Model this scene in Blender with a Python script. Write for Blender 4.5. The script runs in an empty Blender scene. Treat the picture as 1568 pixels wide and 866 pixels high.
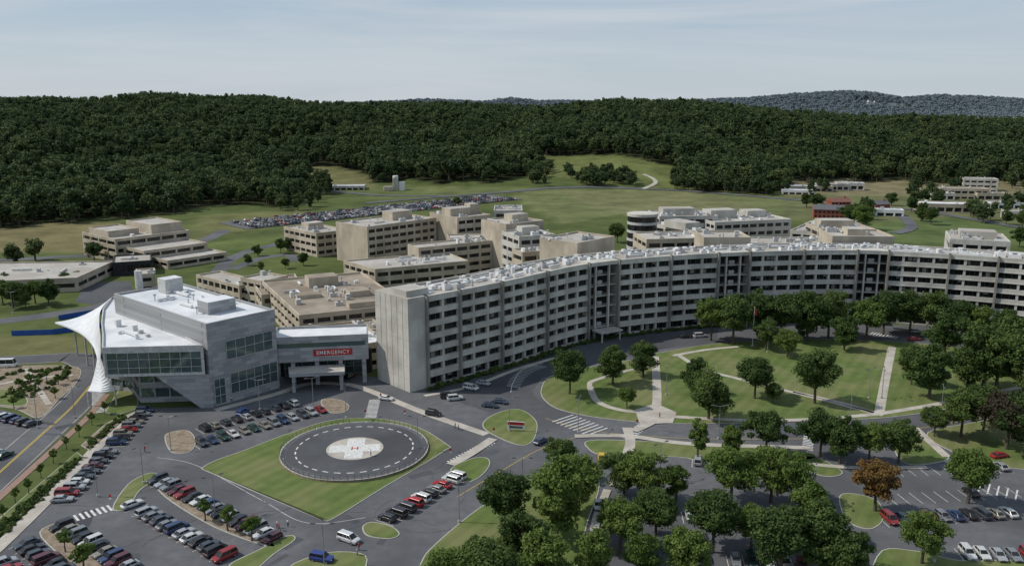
import bpy, math, random
import numpy as np
from mathutils import Vector, Matrix
random.seed(7); rng=np.random.default_rng(7)
sc=bpy.context.scene
# ------------------------------------------------------------------ camera match / ground survey
CZ=85.0; PT=math.radians(12.1); F=1300.0; CP=math.cos(PT); SP=math.sin(PT)
def at(u,v,z=0.0):
    dx=(u-784)/F; dy=(433-v)/F
    yc=CP+dy*SP; zc=-SP+dy*CP
    t=(z-CZ)/zc
    return (dx*t,yc*t)
def proj(x,y,z):
    d=y*CP-(z-CZ)*SP; up=y*SP+(z-CZ)*CP
    return 784+F*x/d, 433-F*up/d
def ss(a): 
    a=np.clip(a,0,1); return a*a*(3-2*a)
U_=[-600,0,120,230,330,400,470,600,700,780,850,940,1050,1130,1200,1300,1400,1568,2200]
VS=[150,153,151,144,151,148,156,158,159,162,162,154,155,161,169,179,176,182,178]
UF=[-600,0,300,600,650,700,740,780,820,900,1000,1100,1150,1200,1300,1340,1380,1430,1500,1568,2200]
VF=[158,160,165,152,149,151,153,147,151,152,154,149,147,142,137,140,147,143,145,149,150]
def Hh(x,y):
    x=np.asarray(x,float); y=np.asarray(y,float)
    u=784+1329*x/np.maximum(y,60)
    u=np.clip(u,-600,2200)
    y0=np.interp(u,[-600,0,300,400,600,800,900,1200,1568,2200],[600,600,630,720,790,740,720,760,800,800])
    vs=np.interp(u,U_,VS); hc=CZ+(154.3-vs)/1300*1450-19
    s=ss((y-y0)/(1480-y0))
    h=s*hc
    s2=ss((y-y0)/300)*(1-0.75*ss((y-1150)/250))
    h=h+s2*(8.5*np.sin(x/95+1.3)*np.sin(y/120+.4)+6*np.sin(x/57+y/90)+3*np.sin(x/31-y/43))
    h=h*(1-.65*ss((y-1600)/900))
    vf=np.interp(u,UF,VF); hf=CZ+(154.3-vf)/1300*4200-30-.35*hc
    h=h+np.exp(-((y-4200)/650.0)**2)*hf
    return h
def G(u,v):
    dx=(u-784)/F; dy=(433-v)/F
    yc=CP+dy*SP; zc=-SP+dy*CP
    t=np.arange(100,6000,4.0)
    z=CZ+zc*t-Hh(dx*t,yc*t)
    i=int(np.argmax(z<0)) if (z<0).any() else len(t)-1
    return (dx*t[i],yc*t[i])
# ------------------------------------------------------------------ materials
def newmat(name):
    m=bpy.data.materials.new(name); m.use_nodes=True
    nt=m.node_tree; return m,nt,nt.nodes['Principled BSDF']
def mat(name,c1,c2=None,scale=.3,rough=.85,bump=0,spec=.3,metal=0,stretch=(1,1,1),c3=None,scale3=.03,detail=6,bscale=None,mow=0):
    m,nt,b=newmat(name); N=nt.nodes; L=nt.links
    b.inputs['Roughness'].default_value=rough; b.inputs['Metallic'].default_value=metal
    b.inputs['Specular IOR Level'].default_value=spec
    if c2 is None:
        b.inputs['Base Color'].default_value=(*c1,1); return m
    g=N.new('ShaderNodeNewGeometry'); mp=N.new('ShaderNodeMapping'); mp.inputs['Scale'].default_value=stretch
    L.new(g.outputs['Position'],mp.inputs['Vector'])
    n=N.new('ShaderNodeTexNoise'); n.inputs['Scale'].default_value=scale; n.inputs['Detail'].default_value=detail; n.inputs['Roughness'].default_value=.65
    L.new(mp.outputs[0],n.inputs['Vector'])
    r=N.new('ShaderNodeValToRGB'); r.color_ramp.elements[0].position=.32; r.color_ramp.elements[1].position=.68
    r.color_ramp.elements[0].color=(*c1,1); r.color_ramp.elements[1].color=(*c2,1)
    L.new(n.outputs['Fac'],r.inputs['Fac']); out=r.outputs['Color']
    if c3 is not None:
        n3=N.new('ShaderNodeTexNoise'); n3.inputs['Scale'].default_value=scale3; n3.inputs['Detail'].default_value=4
        L.new(g.outputs['Position'],n3.inputs['Vector'])
        r3=N.new('ShaderNodeValToRGB'); r3.color_ramp.elements[0].position=.45; r3.color_ramp.elements[1].position=.62
        L.new(n3.outputs['Fac'],r3.inputs['Fac'])
        mx=N.new('ShaderNodeMixRGB'); mx.inputs['Color2'].default_value=(*c3,1)
        L.new(r3.outputs['Color'],mx.inputs['Fac']); L.new(out,mx.inputs['Color1']); out=mx.outputs['Color']
    if mow:
        mpw=N.new('ShaderNodeMapping'); mpw.inputs['Rotation'].default_value=(0,0,.55); L.new(g.outputs['Position'],mpw.inputs['Vector'])
        wv=N.new('ShaderNodeTexWave'); wv.inputs['Scale'].default_value=.09; wv.inputs['Distortion'].default_value=.6; L.new(mpw.outputs[0],wv.inputs['Vector'])
        rw=N.new('ShaderNodeValToRGB'); rw.color_ramp.elements[0].position=.4; rw.color_ramp.elements[1].position=.6
        rw.color_ramp.elements[0].color=(1-mow,1-mow,1-mow,1); rw.color_ramp.elements[1].color=(1+mow,1+mow,1+mow,1); L.new(wv.outputs['Fac'],rw.inputs['Fac'])
        mw=N.new('ShaderNodeMixRGB'); mw.blend_type='MULTIPLY'; mw.inputs['Fac'].default_value=1; L.new(out,mw.inputs['Color1']); L.new(rw.outputs['Color'],mw.inputs['Color2']); out=mw.outputs['Color']
    L.new(out,b.inputs['Base Color'])
    if bump:
        n2=N.new('ShaderNodeTexNoise'); n2.inputs['Scale'].default_value=bscale or scale*6; n2.inputs['Detail'].default_value=5
        L.new(g.outputs['Position'],n2.inputs['Vector'])
        bp=N.new('ShaderNodeBump'); bp.inputs['Strength'].default_value=bump; bp.inputs['Distance'].default_value=.2
        L.new(n2.outputs['Fac'],bp.inputs['Height']); L.new(bp.outputs[0],b.inputs['Normal'])
    return m
M={}
M['conc']=mat('concrete_facade',(.45,.43,.385),(.57,.55,.495),.5,.9,.15,stretch=(1,1,.12),c3=(.39,.37,.33),scale3=.12)
M['tan']=mat('tan_concrete',(.41,.355,.275),(.53,.465,.37),.5,.9,.15,stretch=(1,1,.15),c3=(.36,.31,.24),scale3=.1)
M['white']=mat('white_painted_metal',(.62,.63,.63),(.74,.74,.73),.8,.6)
M['whiteroof']=mat('white_membrane_roof',(.58,.59,.60),(.72,.73,.74),.25,.7,c3=(.52,.54,.56),scale3=.1)
M['roof']=mat('gravel_roof',(.33,.31,.28),(.48,.46,.42),.25,.95,.2,c3=(.34,.31,.27),scale3=.06)
M['brownroof']=mat('tan_gravel_roof',(.25,.21,.165),(.35,.30,.24),.2,.95,.2,c3=(.20,.165,.125),scale3=.06)
M['unit']=mat('roof_equipment_metal',(.36,.36,.35),(.58,.58,.56),1.2,.6)
M['dark']=mat('dark_opening',(.02,.02,.022),(.035,.035,.035),1,.7)
M['blind']=mat('window_blinds',(.16,.155,.14),(.28,.26,.23),.6,.8)
M['frame']=mat('window_frame_metal',(.08,.08,.08),(.12,.12,.12),1,.5)
M['asph']=mat('asphalt',(.092,.094,.102),(.132,.135,.142),.35,.92,.15,c3=(.078,.08,.086),scale3=.035,detail=9,bscale=12)
M['asph2']=mat('asphalt_dark',(.066,.069,.076),(.095,.098,.105),.4,.92,.15,c3=(.056,.058,.065),scale3=.05,detail=9,bscale=12)
M['walk']=mat('concrete_walk',(.38,.35,.30),(.49,.455,.40),.8,.9,.1,c3=(.34,.31,.27),scale3=.2)
M['kerb']=mat('kerb_concrete',(.34,.33,.30),(.46,.45,.41),.8,.9)
M['paint']=mat('white_road_paint',(.40,.40,.38),(.72,.72,.70),1.5,.8)
M['yellow']=mat('yellow_road_paint',(.5,.36,.05),(.62,.45,.08),1.5,.8)
M['red']=mat('red_sign_panel',(.36,.02,.02),(.44,.03,.03),1,.5)
M['blue']=mat('blue_mesh_fence',(.02,.07,.28),(.03,.1,.36),.6,.7)
M['brick']=mat('red_brick',(.22,.07,.05),(.3,.1,.07),2,.9)
M['pave']=mat('brick_paving',(.24,.15,.12),(.3,.2,.16),1,.9)
M['mulch']=mat('mulch_bed',(.16,.12,.08),(.3,.25,.19),.7,.95,.2)
M['lawn']=mat('lawn_grass',(.078,.115,.027),(.12,.16,.044),.3,.95,.3,c3=(.155,.165,.065),scale3=.06,detail=12,bscale=8,mow=.06)
M['bark']=mat('bark',(.07,.055,.042),(.13,.11,.085),2,.95,.3,stretch=(1,1,.3))
M['tyre']=mat('tyre_rubber',(.015,.015,.016)); M['hub']=mat('wheel_hub',(.35,.35,.36),rough=.4,metal=.6)
M['lampw']=mat('headlamp_glass',(.6,.6,.6),rough=.2); M['lampr']=mat('tail_lamp',(.35,.01,.01),rough=.3)
M['pole']=mat('galvanised_pole',(.25,.25,.24),(.33,.33,.32),1,.5,metal=.3)
# glass
m,nt,b=newmat('window_glass'); b.inputs['Roughness'].default_value=.15; b.inputs['Specular IOR Level'].default_value=.4; M['glass']=m
N=nt.nodes;L=nt.links
g=N.new('ShaderNodeNewGeometry'); n=N.new('ShaderNodeTexNoise'); n.inputs['Scale'].default_value=.35; L.new(g.outputs['Position'],n.inputs['Vector'])
r=N.new('ShaderNodeValToRGB'); r.color_ramp.elements[0].color=(.009,.010,.012,1); r.color_ramp.elements[1].color=(.035,.036,.035,1); r.color_ramp.elements[0].position=.4;r.color_ramp.elements[1].position=.7
L.new(n.outputs['Fac'],r.inputs['Fac']); L.new(r.outputs['Color'],b.inputs['Base Color'])
m,nt,b=newmat('curtain_wall_glass'); b.inputs['Base Color'].default_value=(.10,.15,.15,1); b.inputs['Roughness'].default_value=.07; b.inputs['Specular IOR Level'].default_value=.9; b.inputs['Metallic'].default_value=.5; M['cglass']=m
# metal panel
m,nt,b=newmat('grey_metal_panels'); M['panel']=m; N=nt.nodes;L=nt.links
g=N.new('ShaderNodeNewGeometry'); sx=N.new('ShaderNodeSeparateXYZ'); L.new(g.outputs['Position'],sx.inputs[0])
ad=N.new('ShaderNodeMath'); ad.operation='ADD'; L.new(sx.outputs[0],ad.inputs[0]); L.new(sx.outputs[1],ad.inputs[1])
cb=N.new('ShaderNodeCombineXYZ'); L.new(ad.outputs[0],cb.inputs[0]); L.new(sx.outputs[2],cb.inputs[1])
br=N.new('ShaderNodeTexBrick'); br.inputs['Scale'].default_value=1; br.inputs['Brick Width'].default_value=4.2; br.inputs['Row Height'].default_value=1.1; br.inputs['Mortar Size'].default_value=.03
br.inputs['Color1'].default_value=(.23,.235,.24,1); br.inputs['Color2'].default_value=(.37,.375,.38,1); br.inputs['Mortar'].default_value=(.18,.18,.18,1)
L.new(cb.outputs[0],br.inputs['Vector']); L.new(br.outputs['Color'],b.inputs['Base Color']); b.inputs['Roughness'].default_value=.55; b.inputs['Metallic'].default_value=.0
# car paint
m,nt,b=newmat('car_paint'); M['car']=m; N=nt.nodes;L=nt.links
oi=N.new('ShaderNodeObjectInfo'); L.new(oi.outputs['Color'],b.inputs['Base Color']); b.inputs['Roughness'].default_value=.32; b.inputs['Metallic'].default_value=.2; b.inputs['Coat Weight'].default_value=.5
# leaves
def leafmat(name,cols,trans=.25,wr=.45):
    m=bpy.data.materials.new(name); m.use_nodes=True; nt=m.node_tree; N=nt.nodes; L=nt.links
    for x in list(N): N.remove(x)
    o=N.new('ShaderNodeOutputMaterial'); at_=N.new('ShaderNodeAttribute'); at_.attribute_name='tint'
    oi=N.new('ShaderNodeObjectInfo')
    m1=N.new('ShaderNodeMath'); m1.operation='MULTIPLY_ADD'; m1.inputs[1].default_value=wr
    m2=N.new('ShaderNodeMath'); m2.operation='MULTIPLY'; m2.inputs[1].default_value=1-wr
    L.new(at_.outputs['Fac'],m2.inputs[0]); L.new(oi.outputs['Random'],m1.inputs[0]); L.new(m2.outputs[0],m1.inputs[2])
    r=N.new('ShaderNodeValToRGB'); e=r.color_ramp.elements
    e[0].position=0; e[0].color=(*cols[0],1); e[1].position=1; e[1].color=(*cols[-1],1)
    for i,c in enumerate(cols[1:-1]):
        x=e.new((i+1)/(len(cols)-1)); x.color=(*c,1)
    L.new(m1.outputs[0],r.inputs['Fac'])
    d=N.new('ShaderNodeBsdfPrincipled'); d.inputs['Roughness'].default_value=.7; d.inputs['Specular IOR Level'].default_value=.2
    t=N.new('ShaderNodeBsdfTranslucent'); mx=N.new('ShaderNodeMixShader'); mx.inputs[0].default_value=trans
    L.new(r.outputs['Color'],d.inputs['Base Color']); L.new(r.outputs['Color'],t.inputs['Color'])
    L.new(d.outputs[0],mx.inputs[1]); L.new(t.outputs[0],mx.inputs[2]); L.new(mx.outputs[0],o.inputs['Surface'])
    return m
M['leaf']=leafmat('foliage_green',[(.034,.066,.017),(.054,.092,.024),(.082,.124,.031),(.125,.168,.044)],.3)
M['leafb']=leafmat('foliage_bright_green',[(.062,.105,.022),(.092,.145,.03),(.128,.182,.04),(.165,.218,.056)],.32)
M['leafo']=leafmat('foliage_autumn',[(.12,.09,.02),(.17,.11,.035),(.21,.115,.035),(.15,.15,.035)],.3)
M['leafp']=leafmat('foliage_dark_purple',[(.02,.025,.014),(.035,.035,.02),(.05,.04,.025),(.05,.055,.025)])
M['leaff']=leafmat('foliage_forest',[(.028,.050,.021),(.042,.070,.027),(.060,.092,.033),(.085,.118,.04),(.15,.17,.058)],.26,.55)
M['leafh']=leafmat('foliage_haze_tinted',[(.15,.19,.215),(.165,.205,.225),(.18,.22,.235)],.1)  # far-hill leaves: distance haze is put into the leaf colour itself
# terrain
m,nt,b=newmat('meadow_grass'); M['terrain']=m; N=nt.nodes;L=nt.links
b.inputs['Roughness'].default_value=.95; b.inputs['Specular IOR Level'].default_value=.1
g=N.new('ShaderNodeNewGeometry'); a=N.new('ShaderNodeAttribute'); a.attribute_name='field'
n=N.new('ShaderNodeTexNoise'); n.inputs['Scale'].default_value=.03; n.inputs['Detail'].default_value=12; n.inputs['Roughness'].default_value=.74; L.new(g.outputs['Position'],n.inputs['Vector'])
r=N.new('ShaderNodeValToRGB'); r.color_ramp.elements[0].color=(.5,.53,.46,1); r.color_ramp.elements[1].color=(1.35,1.25,1.22,1); r.color_ramp.elements[0].position=.32; r.color_ramp.elements[1].position=.68
L.new(n.outputs['Fac'],r.inputs['Fac'])
mx=N.new('ShaderNodeMixRGB'); mx.blend_type='MULTIPLY'; mx.inputs['Fac'].default_value=1; L.new(a.outputs['Color'],mx.inputs['Color1']); L.new(r.outputs['Color'],mx.inputs['Color2'])
L.new(mx.outputs['Color'],b.inputs['Base Color'])
# ------------------------------------------------------------------ mesh builder
def area(p): return .5*sum(p[i][0]*p[(i+1)%len(p)][1]-p[(i+1)%len(p)][0]*p[i][1] for i in range(len(p)))
def ccw(p): return list(p) if area(p)>0 else list(p)[::-1]
def inset(P,d):
    n=len(P); out=[]
    for i in range(n):
        a=Vector(P[i-1][:2]); b_=Vector(P[i][:2]); c=Vector(P[(i+1)%n][:2])
        e1=(b_-a); e2=(c-b_)
        if e1.length<1e-6 or e2.length<1e-6: out.append(tuple(b_)); continue
        e1.normalize(); e2.normalize()
        n1=Vector((-e1.y,e1.x)); n2=Vector((-e2.y,e2.x)); k=n1+n2
        l=max(k.dot(n1),.5); k=k*(d/l)
        out.append((b_.x+k.x,b_.y+k.y))
    return out
class MB:
    def __init__(s): s.v=[];s.f=[];s.m=[];s.mats=[]
    def mi(s,k):
        if k not in s.mats: s.mats.append(k)
        return s.mats.index(k)
    def face(s,pts,k):
        i=len(s.v); s.v+=[tuple(p) for p in pts]; s.f.append(tuple(range(i,i+len(pts)))); s.m.append(s.mi(k))
    def prism(s,poly,z0,z1,ks,kt=None,bottom=False,side=None):
        P=ccw(poly); n=len(P)
        for i in range(n):
            a=P[i];b=P[(i+1)%n]
            k=ks if side is None else side[i]
            s.face([(a[0],a[1],z0),(b[0],b[1],z0),(b[0],b[1],z1),(a[0],a[1],z1)],k)
        s.face([(p[0],p[1],z1) for p in P],kt or ks)
        if bottom: s.face([(p[0],p[1],z0) for p in P[::-1]],ks)
    def box(s,x,y,w,d,z0,z1,ang,k,kt=None):
        c,q=math.cos(ang),math.sin(ang); w/=2;d/=2
        s.prism([(x+a*c-b*q,y+a*q+b*c) for a,b in((-w,-d),(w,-d),(w,d),(-w,d))],z0,z1,k,kt,True)
    def cyl(s,x,y,r,z0,z1,n,k,r2=None):
        r2=r if r2 is None else r2
        A=[(x+r*math.cos(t*2*math.pi/n),y+r*math.sin(t*2*math.pi/n),z0) for t in range(n)]
        B=[(x+r2*math.cos(t*2*math.pi/n),y+r2*math.sin(t*2*math.pi/n),z1) for t in range(n)]
        for i in range(n): j=(i+1)%n; s.face([A[i],A[j],B[j],B[i]],k)
        s.face(B,k)
    def beam(s,p,q,r,k,r2=None,n=4):
        p=Vector(p);q=Vector(q);d=(q-p)
        if d.length<1e-5: return
        d.normalize(); a=d.orthogonal().normalized(); b_=d.cross(a); r2=r if r2 is None else r2
        A=[p+(a*math.cos(t*2*math.pi/n+.785)+b_*math.sin(t*2*math.pi/n+.785))*r for t in range(n)]
        B=[q+(a*math.cos(t*2*math.pi/n+.785)+b_*math.sin(t*2*math.pi/n+.785))*r2 for t in range(n)]
        for i in range(n): j=(i+1)%n; s.face([A[i],A[j],B[j],B[i]],k)
        s.face(A[::-1],k); s.face(B,k)
    def mesh(s,name):
        me=bpy.data.meshes.new(name); me.from_pydata(s.v,[],s.f)
        for k in s.mats: me.materials.append(M[k])
        me.polygons.foreach_set('material_index',s.m); me.update(); return me
    def obj(s,name):
        o=bpy.data.objects.new(name,s.mesh(name)); sc.collection.objects.link(o); return o
def addobj(name,me,loc=(0,0,0),rz=0,s=1,parent=None):
    o=bpy.data.objects.new(name,me); sc.collection.objects.link(o); o.location=loc; o.rotation_euler=(0,0,rz); o.scale=(s,s,s) if not isinstance(s,tuple) else s
    if parent: o.parent=parent
    return o
def cat(P,closed=False,n=8):
    P=[np.array(p,float) for p in P]; out=[]; m=len(P); segs=m if closed else m-1
    for i in range(segs):
        if closed: a,b,c,d=P[(i-1)%m],P[i],P[(i+1)%m],P[(i+2)%m]
        else: a=P[max(i-1,0)];b=P[i];c=P[i+1];d=P[min(i+2,m-1)]
        for k in range(n):
            t=k/n; out.append(tuple(.5*((2*b)+(-a+c)*t+(2*a-5*b+4*c-d)*t*t+(-a+3*b-3*c+d)*t**3)))
    if not closed: out.append(tuple(P[-1]))
    return out
# ------------------------------------------------------------------ world / sun / camera
EL=math.radians(47); sunxy=Vector((-.98,.06)).normalized()
WS=.12
w=bpy.data.worlds.new('World'); sc.world=w; w.use_nodes=True; nt=w.node_tree; N=nt.nodes; L=nt.links
bg=N['Background']; bg.inputs['Strength'].default_value=WS
sky=N.new('ShaderNodeTexSky'); sky.sky_type='NISHITA'; sky.sun_disc=False; sky.sun_elevation=EL
sky.sun_rotation=math.atan2(sunxy.x,sunxy.y); sky.air_density=1.0; sky.dust_density=1.5; sky.ozone_density=1.5
tc=N.new('ShaderNodeTexCoord'); mp=N.new('ShaderNodeMapping'); mp.inputs['Scale'].default_value=(1.0,1.6,11); mp.inputs['Rotation'].default_value=(0,.05,.3)
L.new(tc.outputs['Generated'],mp.inputs['Vector'])
n=N.new('ShaderNodeTexNoise'); n.inputs['Scale'].default_value=1.5; n.inputs['Detail'].default_value=8; n.inputs['Roughness'].default_value=.58; n.inputs['Distortion'].default_value=.8; L.new(mp.outputs[0],n.inputs['Vector'])
r=N.new('ShaderNodeValToRGB'); r.color_ramp.elements[0].position=.42; r.color_ramp.elements[0].color=(0,0,0,1); r.color_ramp.elements[1].position=.68; r.color_ramp.elements[1].color=(.7,.7,.7,1); L.new(n.outputs['Fac'],r.inputs['Fac'])
sep=N.new('ShaderNodeSeparateXYZ'); L.new(tc.outputs['Generated'],sep.inputs[0])
hz=N.new('ShaderNodeValToRGB'); e=hz.color_ramp.elements
def wc(c): return (c[0]/WS*.1,c[1]/WS*.1,c[2]/WS*.1,1)
e[0].position=0; e[0].color=wc((5.7,6.4,7.0)); e[1].position=1; e[1].color=wc((2.8,3.7,5.2)); x_=e.new(.09); x_.color=wc((4.2,5.2,6.3)); x_=e.new(.25); x_.color=wc((3.3,4.4,5.8))
L.new(sep.outputs[2],hz.inputs['Fac'])
mx0=N.new('ShaderNodeMixRGB'); mx0.inputs['Fac'].default_value=.82; L.new(sky.outputs[0],mx0.inputs['Color1']); L.new(hz.outputs['Color'],mx0.inputs['Color2'])
mx=N.new('ShaderNodeMixRGB'); mx.inputs['Color2'].default_value=wc((6.1,6.5,6.9)); L.new(r.outputs['Color'],mx.inputs['Fac']); L.new(mx0.outputs[0],mx.inputs['Color1']); L.new(mx.outputs[0],bg.inputs['Color'])
sl=bpy.data.lights.new('sun','SUN'); sl.energy=3.4; sl.angle=math.radians(.8); sl.color=(1,.95,.87)
so=bpy.data.objects.new('sun',sl); sc.collection.objects.link(so)
sd=Vector((sunxy.x*math.cos(EL),sunxy.y*math.cos(EL),math.sin(EL))); so.rotation_euler=sd.to_track_quat('Z','Y').to_euler(); so.location=(-200,100,300)
cam=bpy.data.cameras.new('camera'); co=bpy.data.objects.new('camera',cam); sc.collection.objects.link(co)
co.location=(0,0,CZ); co.rotation_euler=(math.pi/2-PT,0,0); cam.sensor_width=36; cam.lens=36*F/1568; cam.clip_start=1; cam.clip_end=30000
sc.camera=co; sc.view_settings.view_transform='Standard'; sc.view_settings.look='None'; sc.view_settings.exposure=0
# ------------------------------------------------------------------ terrain
xs=np.concatenate([np.linspace(-12000,-1500,36)[:-1],np.arange(-1500,1501,8),np.linspace(1500,12000,36)[1:]])
ys=np.concatenate([np.linspace(-1500,100,12)[:-1],np.arange(100,1700,8),np.arange(1700,3000,50),np.arange(3000,5200,40),np.linspace(5200,16000,15)])
X,Y=np.meshgrid(xs,ys); Z=Hh(X,Y); nx,ny=len(xs),len(ys)
V=np.stack([X.ravel(),Y.ravel(),Z.ravel()],1)
idx=np.arange(nx*ny).reshape(ny,nx)
Fq=np.stack([idx[:-1,:-1].ravel(),idx[:-1,1:].ravel(),idx[1:,1:].ravel(),idx[1:,:-1].ravel()],1)
def npmesh(name,V,Fq):
    me=bpy.data.meshes.new(name); k=Fq.shape[1]
    me.vertices.add(len(V)); me.vertices.foreach_set('co',V.astype(np.float32).ravel())
    me.loops.add(Fq.size); me.loops.foreach_set('vertex_index',Fq.astype(np.int32).ravel())
    me.polygons.add(len(Fq)); me.polygons.foreach_set('loop_start',np.arange(0,Fq.size,k,dtype=np.int32)); me.update(calc_edges=True)
    return me
me=npmesh('ground',V,Fq)
def inpoly(u,v,P):
    u=np.asarray(u);v=np.asarray(v); c=np.zeros(u.shape,bool); n=len(P)
    for i in range(n):
        x1,y1=P[i];x2,y2=P[(i+1)%n]
        if y1==y2: continue
        cond=((y1>v)!=(y2>v))&(u<(x2-x1)*(v-y1)/(y2-y1)+x1); c^=cond
    return c
dpt=np.maximum(V[:,1],20); UU=784+F*V[:,0]/(dpt*CP-(V[:,2]-CZ)*SP); VV=433-F*(dpt*SP+(V[:,2]-CZ)*CP)/(dpt*CP-(V[:,2]-CZ)*SP)
col=np.tile(np.array([.085,.112,.038,1]),(len(V),1))
fields=[([(-400,345),(170,340),(200,360),(150,385),(-400,395)],(.165,.15,.075)),
([(300,330),(480,320),(430,345),(340,360),(290,372)],(.135,.145,.06)),
([(290,375),(450,355),(455,385),(340,410),(290,400)],(.10,.135,.045)),
([(560,285),(700,285),(830,290),(760,300),(560,305)],(.115,.14,.055)),
([(780,300),(830,290),(1000,290),(1230,306),(1220,330),(960,325),(860,345)],(.13,.155,.065)),
([(860,290),(1080,294),(1200,330),(1000,335),(900,318)],(.155,.165,.08)),
([(820,232),(1000,232),(1060,258),(1060,292),(820,268)],(.13,.155,.055)),
([(1200,262),(1700,262),(1700,300),(1200,300)],(.18,.165,.095)),
([(1200,300),(1700,300),(1700,345),(1200,335)],(.125,.14,.065)),
([(455,250),(570,260),(570,290),(460,290)],(.15,.15,.068)),
([(1300,345),(1480,330),(1568,350),(1568,375),(1330,370)],(.10,.14,.05)),
([(-200,508),(130,512),(150,550),(-200,556)],(.145,.15,.065)),
]
for P,c in fields: col[inpoly(UU,VV,P)&(V[:,1]>100)]=(*c,1)
def bound(u): return np.interp(u,[-600,0,60,150,250,340,420,500,540,570,700,790,830,900,970,1050,1195,1215,1380,1440,1568,2200],[358,350,343,338,328,312,316,296,284,278,278,276,262,260,280,290,296,278,276,282,278,280])
meadows=[[(465,254),(520,256),(565,268),(570,290),(488,292),(470,275)],[(826,238),(950,238),(1036,256),(1046,290),(1000,292),(960,275),(870,275),(830,266)]]
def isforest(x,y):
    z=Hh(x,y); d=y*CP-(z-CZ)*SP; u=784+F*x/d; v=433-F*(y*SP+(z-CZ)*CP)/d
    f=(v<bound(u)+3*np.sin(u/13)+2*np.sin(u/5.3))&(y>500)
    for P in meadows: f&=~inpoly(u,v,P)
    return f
fm=isforest(V[:,0],V[:,1]); col[fm]=(.028,.036,.016,1); col[V[:,1]>1700]=(.12,.15,.15,1)  # far ground greyed towards blue: distance haze put into its colour
ca=me.color_attributes.new('field','FLOAT_COLOR','POINT'); ca.data.foreach_set('color',col.astype(np.float32).ravel())
me.materials.append(M['terrain']); me.polygons.foreach_set('use_smooth',np.ones(len(me.polygons),bool)); addobj('ground',me)
# ------------------------------------------------------------------ trees
def tree_mesh(name,h,cr,ncl,nlf,leaf,seed,lm,trunk=True,zlo=.22,crz=None,clf=.27):
    R=np.random.default_rng(seed)
    crz=crz or (h*(1-zlo))/2; cz=h-crz
    d=R.normal(size=(ncl,3)); d/=np.linalg.norm(d,axis=1)[:,None]
    lob=R.normal(size=(6,3)); lob/=np.linalg.norm(lob,axis=1)[:,None]
    amp=.70+.48*np.max(np.clip(d@lob.T,0,1)**4,axis=1)
    rr=(.35+.65*R.random(ncl)**.6)*amp*(1-clf*.8)
    tap=np.where(d[:,2]<0,1.0,1.0-.18*d[:,2])
    C=np.stack([d[:,0]*rr*cr*tap,d[:,1]*rr*cr*tap,cz+d[:,2]*rr*crz],1)
    rc=cr*clf*(.6+.7*R.random(ncl)); ct=R.random(ncl)
    e=R.normal(size=(ncl,nlf,3)); e/=np.linalg.norm(e,axis=2)[:,:,None]
    rad=(.35+.8*R.random((ncl,nlf))**.6)
    Pp=C[:,None,:]+e*rad[:,:,None]*rc[:,None,None]*np.array([1,1,.7])
    nn=e*.7+R.normal(size=e.shape)*.6+np.array([0,0,.45]); nn/=np.linalg.norm(nn,axis=2)[:,:,None]
    Pp=Pp.reshape(-1,3); nn=nn.reshape(-1,3); n_=len(Pp)
    t=np.cross(nn,R.normal(size=(n_,3))); t/=np.linalg.norm(t,axis=1)[:,None]; b2=np.cross(nn,t)
    s=leaf*(.6+.8*R.random(n_))[:,None]*.5
    Vv=np.stack([Pp+t*s*1.25,Pp+b2*s*.8,Pp-t*s*1.25,Pp-b2*s*.8],1).reshape(-1,3)
    Fq=np.arange(n_*4).reshape(-1,4)
    tint=np.clip(.7*np.repeat(ct,nlf)+.3*R.random(n_),0,1)
    mb=MB()
    if trunk:
        tr=h*.018+.06
        mb.beam((0,0,-.3),(R.normal()*.15,R.normal()*.15,h*.30),tr*1.3,'bark',tr*.9,7); mb.beam((0,0,h*.30),(0,0,h*.75),tr*.9,'bark',tr*.3,6)
        for i in R.choice(ncl,min(9,ncl),replace=False):
            z=h*(.25+.3*R.random()); q=C[i]; mid=(q[0]*.45,q[1]*.45,z+(q[2]-z)*.6)
            mb.beam((0,0,z),mid,tr*.5,'bark',tr*.32,5); mb.beam(mid,tuple(q),tr*.32,'bark',tr*.12,5)
    nv=len(Vv); allV=np.concatenate([Vv,np.array(mb.v).reshape(-1,3)]) if mb.v else Vv
    me=bpy.data.meshes.new(name)
    faces=Fq.tolist()+[tuple(i+nv for i in f) for f in mb.f]
    me.from_pydata(allV.tolist(),[],faces)
    me.materials.append(M[lm]); me.materials.append(M['bark'])
    me.polygons.foreach_set('material_index',[0]*len(Fq)+[1]*len(mb.f))
    a=me.attributes.new('tint','FLOAT','FACE'); a.data.foreach_set('value',np.concatenate([tint,np.zeros(len(mb.f))]).astype(np.float32))
    return me
H0=15.0
TV=[tree_mesh('tree_crown_%d'%i,H0,c,78,160,.46,100+i,'leaf',zlo=z,clf=.225) for i,(c,z) in enumerate([(7.0,.14),(7.8,.17),(5.8,.12),(6.6,.2),(7.4,.12),(6.2,.1)])]
TB=[tree_mesh('tree_bright_%d'%i,H0,c,64,150,.44,200+i,'leafb',zlo=.15,clf=.225) for i,c in enumerate([5.6,6.2,7.0])]
TO=tree_mesh('tree_autumn',H0,5.6,60,130,.46,301,'leafo',zlo=.15,clf=.24); TP=tree_mesh('tree_purple',H0,7,75,150,.5,302,'leafp',zlo=.12)
TC=tree_mesh('tree_conical',H0,3.8,50,120,.42,303,'leafb',zlo=.12)
TS=tree_mesh('tree_small',6.0,2.0,24,90,.28,304,'leafb',zlo=.28)
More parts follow.
